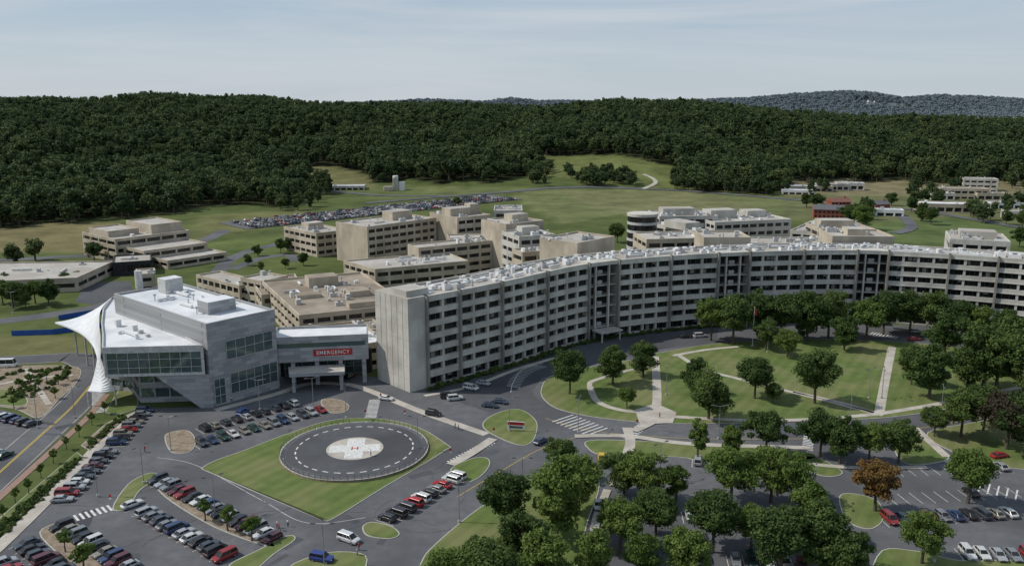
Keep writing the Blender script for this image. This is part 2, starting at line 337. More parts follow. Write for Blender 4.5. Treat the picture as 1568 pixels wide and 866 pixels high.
def tree(u,v,h,kind=None,name='deciduous_tree',xy=None,wide=1):
    x,y=xy or G(u,v); z=float(Hh(x,y))
    me=kind or (random.choice(TB) if random.random()<(.45 if v>740 else .12) else random.choice(TV)); base=6.0 if me is TS else H0
    s=h/base; o=addobj(name,me,(x,y,z),random.uniform(0,6.28),(s*wide,s*wide*random.uniform(.88,1.12),s)); return o
near=[(850,842,20),(772,826,14),(742,945,15),(690,955,13),(828,935,15),(882,790,14),(908,912,13),(948,858,13),(985,778,13),(1003,842,12),(955,764,11),(862,742,11),(1035,775,10),(800,880,14),
(1090,860,14),(1172,708,13.5),(1118,780,14),(1180,770,14),(1195,885,15),(1255,890,15),(1210,775,12),(1150,845,11),(1285,716,13.5),(1330,714,12),(1375,716,12),(1255,704,12),(1050,905,13),(985,905,12),
(872,608,14),(938,594,14.5),(985,580,12),(1085,642,15),(1062,606,12),(1155,612,14),(1247,622,16.5),(1183,622,7),
(1088,522,19),(1122,530,20),(1160,519,20),(1195,526,20),(1235,526,20),(1268,520,18),(1292,537,14),(1205,550,11),(1325,522,18),(1352,516,17),(1172,540,11),
(1392,514,17),(1428,518,18),(1462,522,17),(1445,550,17),(1422,614,19),(1395,592,13),(1505,597,22),(1550,582,21),(1480,600,16),(1540,542,17),(1600,562,20),(1500,527,16),(1565,612,15),
(1470,674,15),(1505,662,13),(1430,670,9),(1565,705,16),(1600,665,17),(1410,874,11.5),(1300,905,12),(1620,765,15)]
for u,v,h in near: tree(u,v,h)
tree(1068,716,12,TC,'conical_tree'); tree(985,578,12.5,TC,'conical_tree'); tree(1480,782,14.5,TB[1]); tree(1340,784,13.5,TO,'autumn_tree'); tree(1540,692,17,TP,'purple_leaf_tree'); tree(1525,602,20,TB[0])
tree(1235,834,14,TB[0]); tree(1118,702,9,TB[0]);tree(960,628,7.5,TB[1])
for u,v,h in [(315,808,5.5),(350,824,6),(387,840,6),(102,856,5),(130,880,7),(60,600,4),(90,592,4),(30,598,4),(105,585,4),(45,590,4),(72,585,4),(18,610,4),(85,612,4),(22,628,4)]: tree(u,v,h,TS,'ornamental_tree')
for i in range(9):
    t=i/8; tree(6+t*155,800-t*165,4,TS,'street_tree',wide=.8)
for u,v,h in [(75,470,13),(55,468,12),(20,472,13),(145,402,12),(100,440,8),(430,388,9),(440,385,8),(395,392,7),(400,418,6),(465,408,8),(945,372,14),(437,412,6),(380,408,7),(120,436,7),(10,440,8),(5,468,12),(40,475,8),
 (1320,352,19),(1300,345,16),(1250,322,15),(1235,318,13),(1410,340,15),(1425,345,14),(1395,325,14),(1560,380,14),(1565,352,14),(1540,345,12),(1365,315,12),(700,318,9),(1330,330,14)]: tree(u,v,h)
# forest (instanced masses)
FT=[tree_mesh('forest_crown_%d'%i,17,c,26,42,1.2,400+i,'leaff',trunk=True,zlo=z,clf=.32) for i,(c,z) in enumerate([(5.8,.1),(6.8,.12),(4.9,.08),(6.2,.15),(3.9,.05)])]
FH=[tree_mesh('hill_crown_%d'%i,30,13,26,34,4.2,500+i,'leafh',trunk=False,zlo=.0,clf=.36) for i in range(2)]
def mass(name,pts,meshes,slo,shi):
    pts=np.array(pts); k=rng.integers(0,len(meshes),len(pts))
    for j,me_ in enumerate(meshes):
        p=pts[k==j]; n_=len(p)
        if n_==0: continue
        a=rng.random(n_)*6.283; s=(slo+(shi-slo)*rng.random(n_)**1.3)*.5
        z=Hh(p[:,0],p[:,1])-.3
        c=[]
        for q in range(4):
            an=a+q*math.pi/2+math.pi/4
            c.append(np.stack([p[:,0]+np.cos(an)*s*1.41421,p[:,1]+np.sin(an)*s*1.41421,z],1))
        Vv=np.stack(c,1).reshape(-1,3); m_=npmesh(name,Vv,np.arange(4*n_).reshape(-1,4))
        par=addobj(name,m_); par.instance_type='FACES'; par.use_instance_faces_scale=True; par.show_instancer_for_render=False; par.show_instancer_for_viewport=False
        ch=addobj('forest_tree_crown',me_); ch.parent=par
gx,gy=np.meshgrid(np.arange(-1150,1150,9.4),np.arange(560,1560,9.4))
p=np.stack([gx.ravel(),gy.ravel()],1)+rng.uniform(-4.6,4.6,(gx.size,2))
p=p[(np.abs(p[:,0])<p[:,1]*.68+40)&isforest(p[:,0],p[:,1])]
mass('forest',p,FT,.68,1.6)
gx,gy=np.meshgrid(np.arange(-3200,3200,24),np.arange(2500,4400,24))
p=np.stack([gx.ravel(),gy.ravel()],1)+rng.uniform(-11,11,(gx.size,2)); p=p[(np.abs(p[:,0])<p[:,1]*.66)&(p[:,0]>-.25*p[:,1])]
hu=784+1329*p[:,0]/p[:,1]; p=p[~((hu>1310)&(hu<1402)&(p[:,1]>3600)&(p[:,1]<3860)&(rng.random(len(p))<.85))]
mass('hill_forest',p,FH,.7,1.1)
def scatter(poly,n):
    us=[q[0] for q in poly];vs=[q[1] for q in poly];out=[]
    while len(out)<n:
        u=random.uniform(min(us),max(us));v=random.uniform(min(vs),max(vs))
        if inpoly(np.array([u]),np.array([v]),poly)[0]: out.append(G(u,v))
    return out
cl=[]
for P,n_ in [([(862,268),(970,270),(974,288),(895,286)],60),([(803,262),(842,262),(838,286),(804,286)],26),([(1395,288),(1440,290),(1445,318),(1395,318)],12),([(1440,285),(1500,282),(1500,292),(1440,295)],8),([(1480,322),(1568,318),(1568,338),(1490,345)],16),
 ([(1285,318),(1335,318),(1335,350),(1290,352)],8),([(425,308),(492,302),(492,322),(430,328)],14),([(1195,280),(1215,285),(1215,298),(1195,298)],8),([(1025,274),(1060,282),(1180,292),(1190,302),(1030,292)],60),([(1530,270),(1568,268),(1568,300),(1540,300)],8),([(1240,290),(1265,292),(1262,305),(1240,303)],4),([(0,410),(60,398),(60,404),(0,418)],4)]: cl+=scatter(P,n_)
mass('tree_clump',cl,FT,.6,1.05)
HB=tree_mesh('shrub_clump',1.4,1.1,10,60,.28,600,'leaf',trunk=False,zlo=0)
def shrubs(name,pl,step,s=1.0,jit=.3):
    pts=[]
    for a,b_ in zip(pl[:-1],pl[1:]):
        L_=math.dist(a,b_); n_=max(1,int(L_/step))
        for i in range(n_): pts.append((a[0]+(b_[0]-a[0])*i/n_+random.uniform(-jit,jit),a[1]+(b_[1]-a[1])*i/n_+random.uniform(-jit,jit)))
    mass(name,pts,[HB],s*.8,s*1.2)
# ------------------------------------------------------------------ ground sheets
def px(P): return [at(u,v) for u,v in P]
def sheet(name,P,z,k):
    mb=MB(); mb.face([(x,y,z) for x,y in ccw(P)],k); return mb.obj(name)
def island(name,P,k='lawn',smooth=True,w_=.22,h=.14,n=5):
    P=ccw(P)
    if smooth: P=cat(P,True,n)
    mb=MB(); mb.prism(P,0,h,'kerb'); Q=inset(P,w_); mb.face([(x,y,h+.02) for x,y in Q],k); return mb.obj(name)
def offs(P,i):
    a=Vector(P[max(i-1,0)]);b_=Vector(P[min(i+1,len(P)-1)]);t=(b_-a).normalized(); return t,Vector((-t.y,t.x))
def strip(name,P,wd,z,k,smooth=True,drape=False,mb=None,off=0,n=8):
    own=mb is None; mb=mb or MB()
    if smooth: P=cat(P,False,n)
    R_=[]
    for i,pp in enumerate(P):
        t,nn=offs(P,i); c=Vector(pp)+nn*off
        R_.append((c+nn*wd/2,c-nn*wd/2))
    zz=lambda q: z+(float(Hh(q.x,q.y)) if drape else 0)
    for a,b_ in zip(R_[:-1],R_[1:]): mb.face([(a[1].x,a[1].y,zz(a[1])),(b_[1].x,b_[1].y,zz(b_[1])),(b_[0].x,b_[0].y,zz(b_[0])),(a[0].x,a[0].y,zz(a[0]))],k)
    if own: return mb.obj(name)
sheet('parking_lot_asphalt',px([(-260,1050),(0,840),(100,738),(190,648),(225,625),(320,622),(330,560),(420,560),(560,575),(650,590),(760,555),(840,535),(905,512),(960,500),(1100,495),(1300,495),(1480,500),(1800,540),(1900,700),(2100,1100)]),.02,'asph')
sheet('parking_lot_asphalt',px([(640,590),(770,556),(905,512),(960,500),(1100,498),(1098,520),(1010,535),(900,560),(830,578),(815,600),(840,632),(780,640),(700,615)]),.03,'asph2')
pt=MB()
for i in range(26):
    u,v=random.uniform(60,800),random.uniform(640,860); x,y=at(u,v); 
    pt.box(x,y,random.uniform(1.5,9),random.uniform(.8,3),.024+.0004*i,.036+.0004*i,random.uniform(0,3.1),'asph2')
pt.obj('asphalt_patches')
cs=MB()
for i in range(60):
    u,v=random.uniform(0,1500),random.uniform(650,864); x,y=at(u,v); a_=random.uniform(0,6.28); pts=[(x,y)]
    for _ in range(random.randint(3,8)): a_+=random.uniform(-.5,.5); x+=2.2*math.cos(a_); y+=2.2*math.sin(a_); pts.append((x,y))
    strip('',pts,.16,.052+.0003*i,'frame',False,mb=cs)
cs.obj('asphalt_crack_seal')
road=MB()
LR=[(-120,830),(0,722),(60,668),(108,625),(140,588),(140,562),(112,547),(60,549),(-150,560)]
strip('',px(LR),11,.012,'asph',mb=road)
strip('',px([(-300,520),(-50,497),(60,484),(140,472),(215,452)]),10,.013,'asph',mb=road)
strip('',px([(-300,410),(0,398),(120,392),(200,392),(300,372),(345,352)]),9,.014,'asph',mb=road)
strip('',px([(330,420),(352,398),(385,383),(430,372),(470,352)]),8,.016,'asph',mb=road)
strip('',px([(355,412),(380,402),(400,395),(440,390),(455,400)]),7,.018,'asph',mb=road)
sf=[G(*q) for q in [(560,312),(700,300),(800,293),(850,288),(1000,290),(1120,298),(1235,308),(1320,320),(1400,322),(1568,350),(1700,365)]]
strip('',sf,9,.35,'asph',mb=road,drape=True,n=14)
strip('',[G(*q) for q in [(480,292),(540,296),(600,300),(700,300)]],8,.35,'asph',mb=road,drape=True,n=10)
strip('',[G(*q) for q in [(985,290),(1003,282),(1000,275),(985,268)]],4.5,.4,'walk',mb=road,drape=True,n=10)
strip('',[G(*q) for q in [(1360,320),(1385,335),(1395,350),(1370,358)]],8,.35,'asph',mb=road,drape=True,n=10)
strip('',[G(*q) for q in [(600,325),(720,312),(790,305)]],7,.4,'walk',mb=road,drape=True,n=10)
road.obj('road')
mk=MB()
strip('',px(LR[:4]+[(138,590)]),.18,.03,'yellow',mb=mk,off=.2)
strip('',px(LR[:4]+[(138,590)]),.18,.03,'yellow',mb=mk,off=-.2)
for o_ in (4.9,-4.9): strip('',px(LR),.2,.03,'walk',mb=mk,off=o_)
strip('brick_pavement',px([(-120,850),(0,745),(65,688),(118,640),(150,604)]),1.8,.10,'pave',off=-2.6)
sheet('parking_lot_asphalt',px([(-200,620),(-20,622),(25,632),(52,650),(50,668),(15,705),(-200,770)]),.016,'asph')
sheet('parking_lot_asphalt',px([(128,440),(150,432),(200,430),(205,455),(140,466),(115,462)]),.017,'asph2')
# sidewalks
wk=MB()
strip('',px([(-140,960),(10,826),(100,737),(188,645),(228,628)]),3.0,.14,'walk',mb=wk)
strip('',px([(330,628),(420,604),(470,588),(525,588),(560,596),(650,632),(745,665)]),2.6,.10,'walk',mb=wk)
strip('',px([(650,606),(720,592),(790,566),(850,548)]),1.8,.12,'walk',mb=wk)
wk.obj('sidewalk')
# lawns
island('lawn',px([(310,716),(332,704),(372,690),(440,664),(510,643),(580,641),(640,654),(687,682),(684,688),(650,710),(590,745),(512,793),(498,796),(486,793),(400,757),(318,722)]),n=6)
L1=px([(828,598),(840,578),(880,566),(960,552),(1010,540),(1080,528),(1150,522),(1250,519),(1350,522),(1450,530),(1560,548),(1680,570),(1700,590),(1568,603),(1440,628),(1350,640),(1250,644),(1120,648),(1010,648),(920,640),(860,628),(835,614)])
island('crescent_lawn',L1)
island('lawn',px([(905,674),(1000,676),(1150,685),(1235,692),(1238,704),(1100,710),(1040,700),(930,698),(900,686)]))
island('lawn',px([(1215,702),(1250,700),(1290,722),(1270,730),(1240,722)]))
island('lawn',px([(665,834),(745,770),(830,727),(905,718),(918,745),(900,800),(885,866),(860,1000),(760,1100),(560,1050),(600,960),(640,870)]))
island('lawn',px([(1285,760),(1310,756),(1345,768),(1352,796),(1330,810),(1296,796)]))
island('lawn',px([(1342,852),(1400,843),(1470,858),(1600,868),(1700,1000),(1340,1000)]))
island('lawn',px([(1372,680),(1400,668),(1445,690),(1450,704),(1400,712),(1375,700)]))
island('lawn',px([(1420,662),(1500,645),(1620,622),(1760,600),(1800,720),(1640,722),(1530,714),(1455,690)]))
island('lawn',px([(746,640),(775,628),(800,628),(822,646),(818,672),(800,682),(768,672),(740,655)]),n=4)
island('lawn',px([(690,718),(722,702),(745,701),(750,712),(735,730),(712,740),(700,732)]),n=4)
island('lawn',px([(555,806),(570,799),(600,806),(612,818),(595,825),(562,820)]),n=4)
island('lawn',px([(172,778),(195,742),(225,725),(246,726),(240,735),(215,750),(195,778)]),n=4)
island('lawn',px([(350,866),(395,842),(440,820),(452,826),(420,848),(385,875)]),n=4)
island('lawn',px([(440,870),(500,846),(560,850),(545,885),(470,900)]),n=4)
island('planting_bed',px([(240,745),(262,742),(330,778),(415,828),(408,836),(330,808),(262,768)]),'mulch',n=4)
island('planting_bed',px([(60,815),(95,800),(120,815),(190,860),(240,900),(150,905),(90,850)]),'mulch',n=4)
island('traffic_island',px([(252,668),(268,660),(290,660),(300,676),(290,692),(262,692)]),'mulch',n=4)
island('traffic_island',px([(492,612),(520,612),(535,622),(525,632),(500,630)]),'mulch',n=4)
island('planting_bed',px([(-60,850),(0,792),(118,692),(128,700),(30,790),(-60,880)]),'lawn',False)
island('planting_bed',px([(124,682),(160,650),(188,634),(194,640),(150,678),(138,690)]),'mulch',False)
island('planting_bed',px([(160,632),(180,600),(180,580),(210,580),(212,625),(185,634)]),'lawn',False)
island('garden_bed',px([(-60,566),(40,560),(118,562),(118,585),(90,612),(60,640),(20,625),(-60,612)]),'mulch',n=4)
island('lawn',px([(-60,600),(10,596),(40,608),(30,622),(-60,612)]),n=4,h=.18)
strip('garden_path',px([(-60,600),(20,585),(70,578),(112,575)]),1.8,.22,'walk'); strip('garden_path',px([(40,565),(55,590),(75,620)]),1.6,.23,'walk')
shrubs('hedge',px([(-30,838),(0,810),(122,702)]),1.2,1.1); shrubs('hedge',px([(-30,850),(0,820),(60,765),(118,708)]),1.5,.9,.6); shrubs('hedge',px([(135,684),(190,637)]),1.1,1.1,.8)
shrubs('shrub_row',px([(0,605),(60,595),(110,570)]),1.2,1.2,2.6); shrubs('shrub_row',px([(60,575),(30,615)]),1.2,1.2,2.6); shrubs('shrub_row',px([(-40,590),(30,570),(100,566)]),1.3,1.2,2.0)
# lawn paths
lp=MB()
for P,wd in [([(1003,546),(1006,600),(1004,642)],2.6),([(1036,542),(1075,565),(1130,580),(1230,605),(1352,636)],1.8),([(1366,532),(1356,580),(1346,634)],2.6),([(1030,545),(1080,536),(1130,531)],1.8),
   ([(903,592),(915,615),(950,628),(990,632),(1030,638),(1150,644),(1250,642),(1345,634)],2.0),([(903,592),(905,585),(925,578),(960,568),(1000,560)],1.6),([(1345,634),(1440,618),(1568,592)],2.0),([(1345,634),(1280,615),(1215,600)],1.6)]:
    strip('',px(P),wd,.185+.003*(len(lp.f)%7),'walk',mb=lp)
lp.obj('garden_path')
sp_=MB()
for k_,(P,wd) in enumerate([([(960,655),(965,680),(950,720),(940,745)],2.6),([(880,668),(960,668),(1060,680),(1240,686)],2.2),([(1400,655),(1450,700)],2.2),([(1200,706),(1300,716),(1420,716)],1.8),([(690,712),(720,695),(755,672)],2.6),([(905,866),(912,800),(930,750)],1.8),([(970,660),(1000,645),(1004,630)],2.6)]):
    strip('',px(P),wd,.20+.004*k_,'walk',mb=sp_)
sp_.obj('sidewalk')
sheet('paved_plaza',px([(972,628),(1004,618),(1036,632),(1030,648),(980,650)]),.235,'walk')
# markings
def lineq(a,b_,w_,z=.047,k='paint'):
    a=Vector(a);b_=Vector(b_);t=(b_-a).normalized();n_=Vector((-t.y,t.x))*w_/2
    mk.face([(a.x-n_.x,a.y-n_.y,z),(b_.x-n_.x,b_.y-n_.y,z),(b_.x+n_.x,b_.y+n_.y,z),(a.x+n_.x,a.y+n_.y,z)],k)
def crosswalk(p0,p1,width,step=1.1,bar=.5):
    a=Vector(at(*p0));b_=Vector(at(*p1)); d=b_-a; L_=d.length; t=d/L_; n_=Vector((-t.y,t.x))*width/2; i=0
    while i*step<L_:
        c=a+t*(i*step); lineq(c-n_,c+n_,bar); i+=1
crosswalk((574,612),(565,648),3.2,1.0,.45); crosswalk((692,708),(752,676),3,1.1,.45); crosswalk((108,795),(172,776),3.2); crosswalk((862,640),(918,662),8,1.6,.4); crosswalk((1335,510),(1376,517),4)
crosswalk((985,650),(960,672),3); crosswalk((150,590),(152,632),3.5); crosswalk((1500,745),(1568,760),6,1.8,.35); crosswalk((1240,655),(1236,690),2.6)
for q in cat(px([(786,592),(792,580),(806,568),(828,560)]),False,6): lineq((q[0]-2.0,q[1]+1.0),(q[0]+2.0,q[1]-1.0),.2)
strip('',px([(782,600),(786,585),(800,566),(832,556)]),.2,.048,'paint',mb=mk)
strip('',px([(700,760),(760,725),(830,686),(900,664)]),.15,.048,'yellow',mb=mk)
strip('',px([(835,640),(900,658),(1000,668),(1130,672),(1300,668),(1440,650),(1600,618)]),.15,.049,'yellow',mb=mk)
strip('',px([(240,700),(300,712),(400,765),(470,800),(560,792)]),.12,.050,'paint',mb=mk)
# ------------------------------------------------------------------ vehicles
def car_mesh(name,L_,W,zs,zr,xb0,xb1,xt0,xt1,hood,pk=True):
    mb=MB(); w2=W/2
    st=[(-L_/2,.84,.45,zs-.15),(-L_/2+.15,.97,.3,zs-.02),(-L_/4,1,.28,zs),(0,1,.28,zs),(xb1,1,.28,zs-.02),(L_/2-.4,.96,.3,hood),(L_/2-.1,.88,.34,hood-.1),(L_/2,.78,.45,hood-.28)]
    S=[]
    for x,a,zb,zt in st:
        q=w2*a; S.append([(x,-q*.93,zb),(x,-q,zb+.2),(x,-q,zt-.15),(x,-q*.9,zt),(x,q*.9,zt),(x,q,zt-.15),(x,q,zb+.2),(x,q*.93,zb)])
    for A,B in zip(S[:-1],S[1:]):
        for i in range(8): j=(i+1)%8; mb.face([A[j],A[i],B[i],B[j]],'car')
    mb.face(S[0],'car'); mb.face(S[-1][::-1],'car')
    b0=w2*.88; t0=w2*.72; zb=zs-.04; zt=zr-.07
    Bc=[(xb0,-b0,zb),(xb1,-b0,zb),(xb1,b0,zb),(xb0,b0,zb)]; Tc=[(xt0,-t0,zt),(xt1,-t0,zt),(xt1,t0,zt),(xt0,t0,zt)]
    for i in range(4): j=(i+1)%4; mb.face([Bc[i],Bc[j],Tc[j],Tc[i]],'glass')
    R1=[(xt0-.04,-t0-.02,zt),(xt1+.04,-t0-.02,zt),(xt1+.04,t0+.02,zt),(xt0-.04,t0+.02,zt)]; R2=[(x*.97,y*.9,zr) for x,y,z in R1]
    for i in range(4): j=(i+1)%4; mb.face([R1[i],R1[j],R2[j],R2[i]],'car')
    mb.face(R2,'car')
    for i in range(4): mb.beam(Bc[i],Tc[i],.05,'car')
    for y in(-1,1):
        for f_ in (.45,.72) if L_>4.9 else (.5,):
            mb.beam((xb0+(xb1-xb0)*f_,y*b0,zb),(xt0+(xt1-xt0)*f_,y*t0,zt),.045,'car')
        for x in(-L_*.31,L_*.31):
            mb.beam((x,y*(w2-.2),.33),(x,y*(w2+.01),.33),.34,'tyre',n=12); mb.beam((x,y*(w2-.01),.33),(x,y*(w2+.02),.33),.19,'hub',n=8)
        mb.box(L_/2-.06,y*w2*.62,.12,.3,hood-.3,hood-.16,0,'lampw'); mb.box(-L_/2+.04,y*w2*.66,.12,.28,zs-.36,zs-.2,0,'lampr')
        mb.box(xb1-.25,y*(w2+.08),.12,.16,zs,zs+.14,0,'car')
    mb.box(L_/2-.03,0,.08,W*.4,.5,.62,0,'dark')
    me=mb.mesh(name); return me
CM={'sedan':car_mesh('sedan',4.7,1.8,.95,1.43,-1.95,1.05,-1.25,.3,.85),'hatch':car_mesh('hatch',4.2,1.75,.98,1.5,-2.0,1.0,-1.6,.35,.88),
 'suv':car_mesh('suv',4.7,1.9,1.1,1.78,-2.25,1.1,-2.0,.5,1.02),'van':car_mesh('minivan',5.0,1.95,1.05,1.8,-2.4,1.6,-2.15,.75,.95)}
CM['bus']=car_mesh('bus',9,2.4,1.4,2.9,-4.4,4.1,-4.35,3.7,1.2)
COL=[(.58,.58,.56)]*4+[(.34,.35,.36)]*5+[(.2,.21,.22)]*4+[(.02,.02,.022)]*6+[(.05,.06,.075)]*4+[(.025,.05,.12)]*2+[(.26,.018,.018)]*2+[(.24,.22,.18)]*2+[(.02,.06,.045)]+[(.10,.02,.03)]
def car(xy,ang,kind=None,c=None,z=.03,name='parked_car'):
    kind=kind or random.choice(['sedan','sedan','sedan','hatch','suv','suv','van'])
    o=addobj(name,CM[kind],(xy[0],xy[1],z+float(Hh(*xy))),ang); o.color=(*(c or random.choice(COL)),1); return o
def row(p0,p1,n_=None,flip=0,gap=.05,slant=0,lines=True,step=2.75,z=.03,plan=False,seq=None):
    a=Vector(p0 if plan else at(*p0));b_=Vector(p1 if plan else at(*p1)); d=b_-a; L_=d.length; t=d/L_; n_=n_ or max(1,int(L_/step))
    ra=math.atan2(t.y,t.x); nn=Vector((-t.y,t.x))
    for i in range(n_):
        c=a+t*(L_*(i+.5)/n_)
        if lines and n_>1:
            e=a+t*(L_*i/n_); lineq(e-nn*2.6,e+nn*2.6,.12)
        if random.random()<gap: continue
        cc=seq[i%len(seq)] if seq else None
        car((c.x+nn.x*random.uniform(-.3,.3),c.y+nn.y*random.uniform(-.3,.3)),ra+math.pi/2+slant+(math.pi if (flip or random.random()<.12) else 0)+random.uniform(-.03,.03),c=cc,z=z)
row((226,628),(92,772),20); row((306,660),(456,618),None,0,.02); row((300,683),(498,628),None,1,.02)
row((236,735),(425,830),None,1); row((198,772),(352,858),None,0); row((92,805),(200,875),None,1); row((35,832),(110,890),None,0); row((0,862),(60,930),None)
W_=(.58,.58,.56);K_=(.02,.02,.022);R_=(.36,.015,.015);S_=(.34,.35,.36)
row((588,800),(706,728),10,0,0,seq=[K_,K_,(.03,.03,.04),R_,W_,K_,(.2,.2,.2),R_,W_,W_])
row((1352,798),(1552,786),None,0,.1); row((1470,850),(1610,856),None,1,.1); row((1045,792),(1250,800),None,0,.15); row((1040,856),(1240,868),None,1,.15)
row((905,775),(1010,780),None,0,.3); row((1060,708),(1210,722),None,0,.8); row((1365,765),(1570,752),None,0,.95); row((1375,722),(1560,716),None,0,.95); row((1300,830),(1345,836),None,0,.4)
row((2,640),(55,652),None,0); row((-60,690),(15,700),None,0,.1)
for p_,a,k,c in [((686,609),.2,'suv',K_),((697,612),.3,'suv',W_),((721,596),-.5,'van',(.62,.62,.6)),((750,623),-.3,'sedan',(.03,.05,.09)),((766,617),-.4,'sedan',(.04,.06,.1)),((664,636),-.45,'suv',K_),((592,612),-.4,'sedan',W_),
   ((534,828),-.55,'van',(.6,.6,.6)),((493,858),-.3,'suv',(.02,.04,.2)),((828,678),.9,'sedan',(.03,.05,.1)),((1072,516),.2,'van',W_),((536,578),1.2,'suv',K_),((921,702),1.5,'sedan',(.6,.42,.03)),((1402,509),.05,'sedan',W_),((1400,521),.05,'sedan',(.3,.02,.02)),((340,612),1.5,'van',W_),((372,634),1.3,'suv',(.02,.05,.2)),
   ((1050,517),.15,'sedan',K_),((740,589),-.5,'sedan',S_),((1075,770),.1,'sedan',R_),((1530,700),.3,'sedan',R_)]:
    car(at(*p_),a,k,c,name='car')
car(at(4,562),.1,'bus',(.65,.65,.65),name='shuttle_bus')
# far lot
fp=MB()
A=Vector(G(368,346)); B=Vector(G(768,303)); t=(B-A).normalized(); nn=Vector((-t.y,t.x))
q=[A-nn*22-t*6,B-nn*22+t*6,B+nn*22+t*6,A+nn*22-t*6]
NS=24
for i in range(NS):
    a0=q[0].lerp(q[1],i/NS);a1=q[0].lerp(q[1],(i+1)/NS);b0=q[3].lerp(q[2],i/NS);b1=q[3].lerp(q[2],(i+1)/NS)
    fp.face([(p_.x,p_.y,float(Hh(p_.x,p_.y))+.3) for p_ in (a0,a1,b1,b0)],'asph')
fp.obj('parking_lot_asphalt')
for o_,g_ in ((-18.5,.15),(-12.5,.2),(-3,.25),(3,.3),(12.5,.5),(18.5,.6)): row(A+nn*o_,B+nn*o_,None,0,g_,plan=True,lines=False,z=.33)
mk.obj('road_markings')
# ------------------------------------------------------------------ helipad
hx,hy=-39,197.5; R0=18.2
hp=MB(); circ=lambda r,n_=72:[(hx+r*math.cos(i*2*math.pi/n_),hy+r*math.sin(i*2*math.pi/n_)) for i in range(n_)]
hp.prism(circ(R0),0,.7,'mulch','kerb'); hp.face([(x,y,.73) for x,y in circ(R0-.35)],'asph'); hp.face([(x,y,.745) for x,y in circ(R0-1.6)],'asph2'); hp.face([(x,y,.76) for x,y in circ(7,48)],'walk'); 
for i in range(30):
    a=i*2*math.pi/30; ra,rb=14.2,14.55; d=.055
    hp.face([(hx+rr*math.cos(a+s*d),hy+rr*math.sin(a+s*d),.76) for rr,s in((ra,-1),(rb,-1),(rb,1),(ra,1))],'paint')
def rq(mb,x,y,w_,d_,z,k,rot=.1):
    c,s=math.cos(rot),math.sin(rot)
    mb.face([(hx+a*c-b_*s+x*c-y*s,hy+a*s+b_*c+x*s+y*c,z) for a,b_ in((-w_/2,-d_/2),(w_/2,-d_/2),(w_/2,d_/2),(-w_/2,d_/2))],k)
rq(hp,0,0,12.4,4.4,.775,'paint'); rq(hp,0,4.15,4.4,3.9,.775,'paint'); rq(hp,0,-4.15,4.4,3.9,.775,'paint')
rq(hp,-.7,0,.3,2.0,.79,'red'); rq(hp,.7,0,.3,2.0,.79,'red'); rq(hp,0,0,1.1,.3,.79,'red')
for i in range(72):
    a=i*2*math.pi/72; b_=(i+1)*2*math.pi/72; r_=R0-.15
    p_=(hx+r_*math.cos(a),hy+r_*math.sin(a)); q_=(hx+r_*math.cos(b_),hy+r_*math.sin(b_))
    if 18<=i<=20: continue
    hp.beam((*p_,.7),(*p_,1.8),.05,'frame')
    for z in(1.25,1.8): hp.beam((*p_,z),(*q_,z),.045,'frame')
for i in range(16):
    a=i*2*math.pi/16; hp.cyl(hx+(R0-.9)*math.cos(a),hy+(R0-.9)*math.sin(a),.15,.7,.9,8,'lampw')
hp.obj('helipad')
# ------------------------------------------------------------------ buildings
def lerp(a,b_,t): return (a[0]+(b_[0]-a[0])*t,a[1]+(b_[1]-a[1])*t)
def block(mb,P,z0,z1,nf,C='conc',GL='glass',RF='roof',mod=5.0,ratio=.5,pw=.8,ins=.5,blank=(),par=1.0,win0=.35):
    Q=inset(P,ins); n_=len(P); fh=(z1-z0-par)/nf
    mb.prism(Q,z0,z1-.7,GL,RF)
    for i in range(n_):
        a,b_=P[i],P[(i+1)%n_]; qa,qb=Q[i],Q[(i+1)%n_]
        if i in blank: mb.prism([a,b_,qb,qa],z0,z1,C,bottom=True); continue
        L_=math.dist(a,b_); k=max(1,round(L_/mod)); prev=z0
        for f_ in range(nf):
            wb=z0+f_*fh+fh*win0; wt=wb+fh*ratio
            mb.prism([a,b_,qb,qa],prev,wb,C,bottom=True)
            for j in range(k+1):
                t0=max(0,j/k-pw/L_/2*(1 if 0<j<k else 2)); t1=min(1,j/k+pw/L_/2*(1 if 0<j<k else 2))
                mb.prism([lerp(a,b_,t0),lerp(a,b_,t1),lerp(qa,qb,t1),lerp(qa,qb,t0)],wb,wt,C)
            prev=wt
        mb.prism([a,b_,qb,qa],prev,z1,C,bottom=True)
def clutter(mb,Q,z,n_,big=3.5,ang=0,km='unit'):
    for _ in range(n_):
        s,t=random.uniform(.08,.92),random.uniform(.12,.88)
        a=lerp(Q[0],Q[1],s);b_=lerp(Q[3],Q[2],s);p_=lerp(a,b_,t); k=random.choice([km,'white','unit']); r_=random.random()
        if r_<.45:
            w_,d_,h_=random.uniform(1,big),random.uniform(1,big*.7),random.uniform(.7,2.2); mb.box(*p_,w_,d_,z,z+h_,ang,k); 
            if w_>1.8: mb.cyl(p_[0],p_[1],min(w_,d_)*.32,z+h_,z+h_+.35,10,'frame')
        elif r_<.65: mb.box(*p_,random.uniform(4,10),.7,z+.3,z+1.0,ang+random.choice([0,math.pi/2]),k)
        elif r_<.85: mb.cyl(*p_,random.uniform(.25,.6),z,z+random.uniform(.6,1.8),10,k)
        else:
            mb.cyl(*p_,.15,z,z+2.2,6,'unit'); mb.cyl(*p_,.5,z+1.7,z+2.2,10,'unit')
def rect3(Lp,Np,Rp,z):
    Ln,Nn,Rn=[Vector(at(*q_,z)) for q_ in (Lp,Np,Rp)]
    e=Rn-Nn; t=e.normalized(); n_=Vector((-t.y,t.x)); l=max(3,(Ln-Nn).dot(n_)); 
    return [tuple(Nn),tuple(Rn),tuple(Rn+n_*l),tuple(Nn+n_*l)]
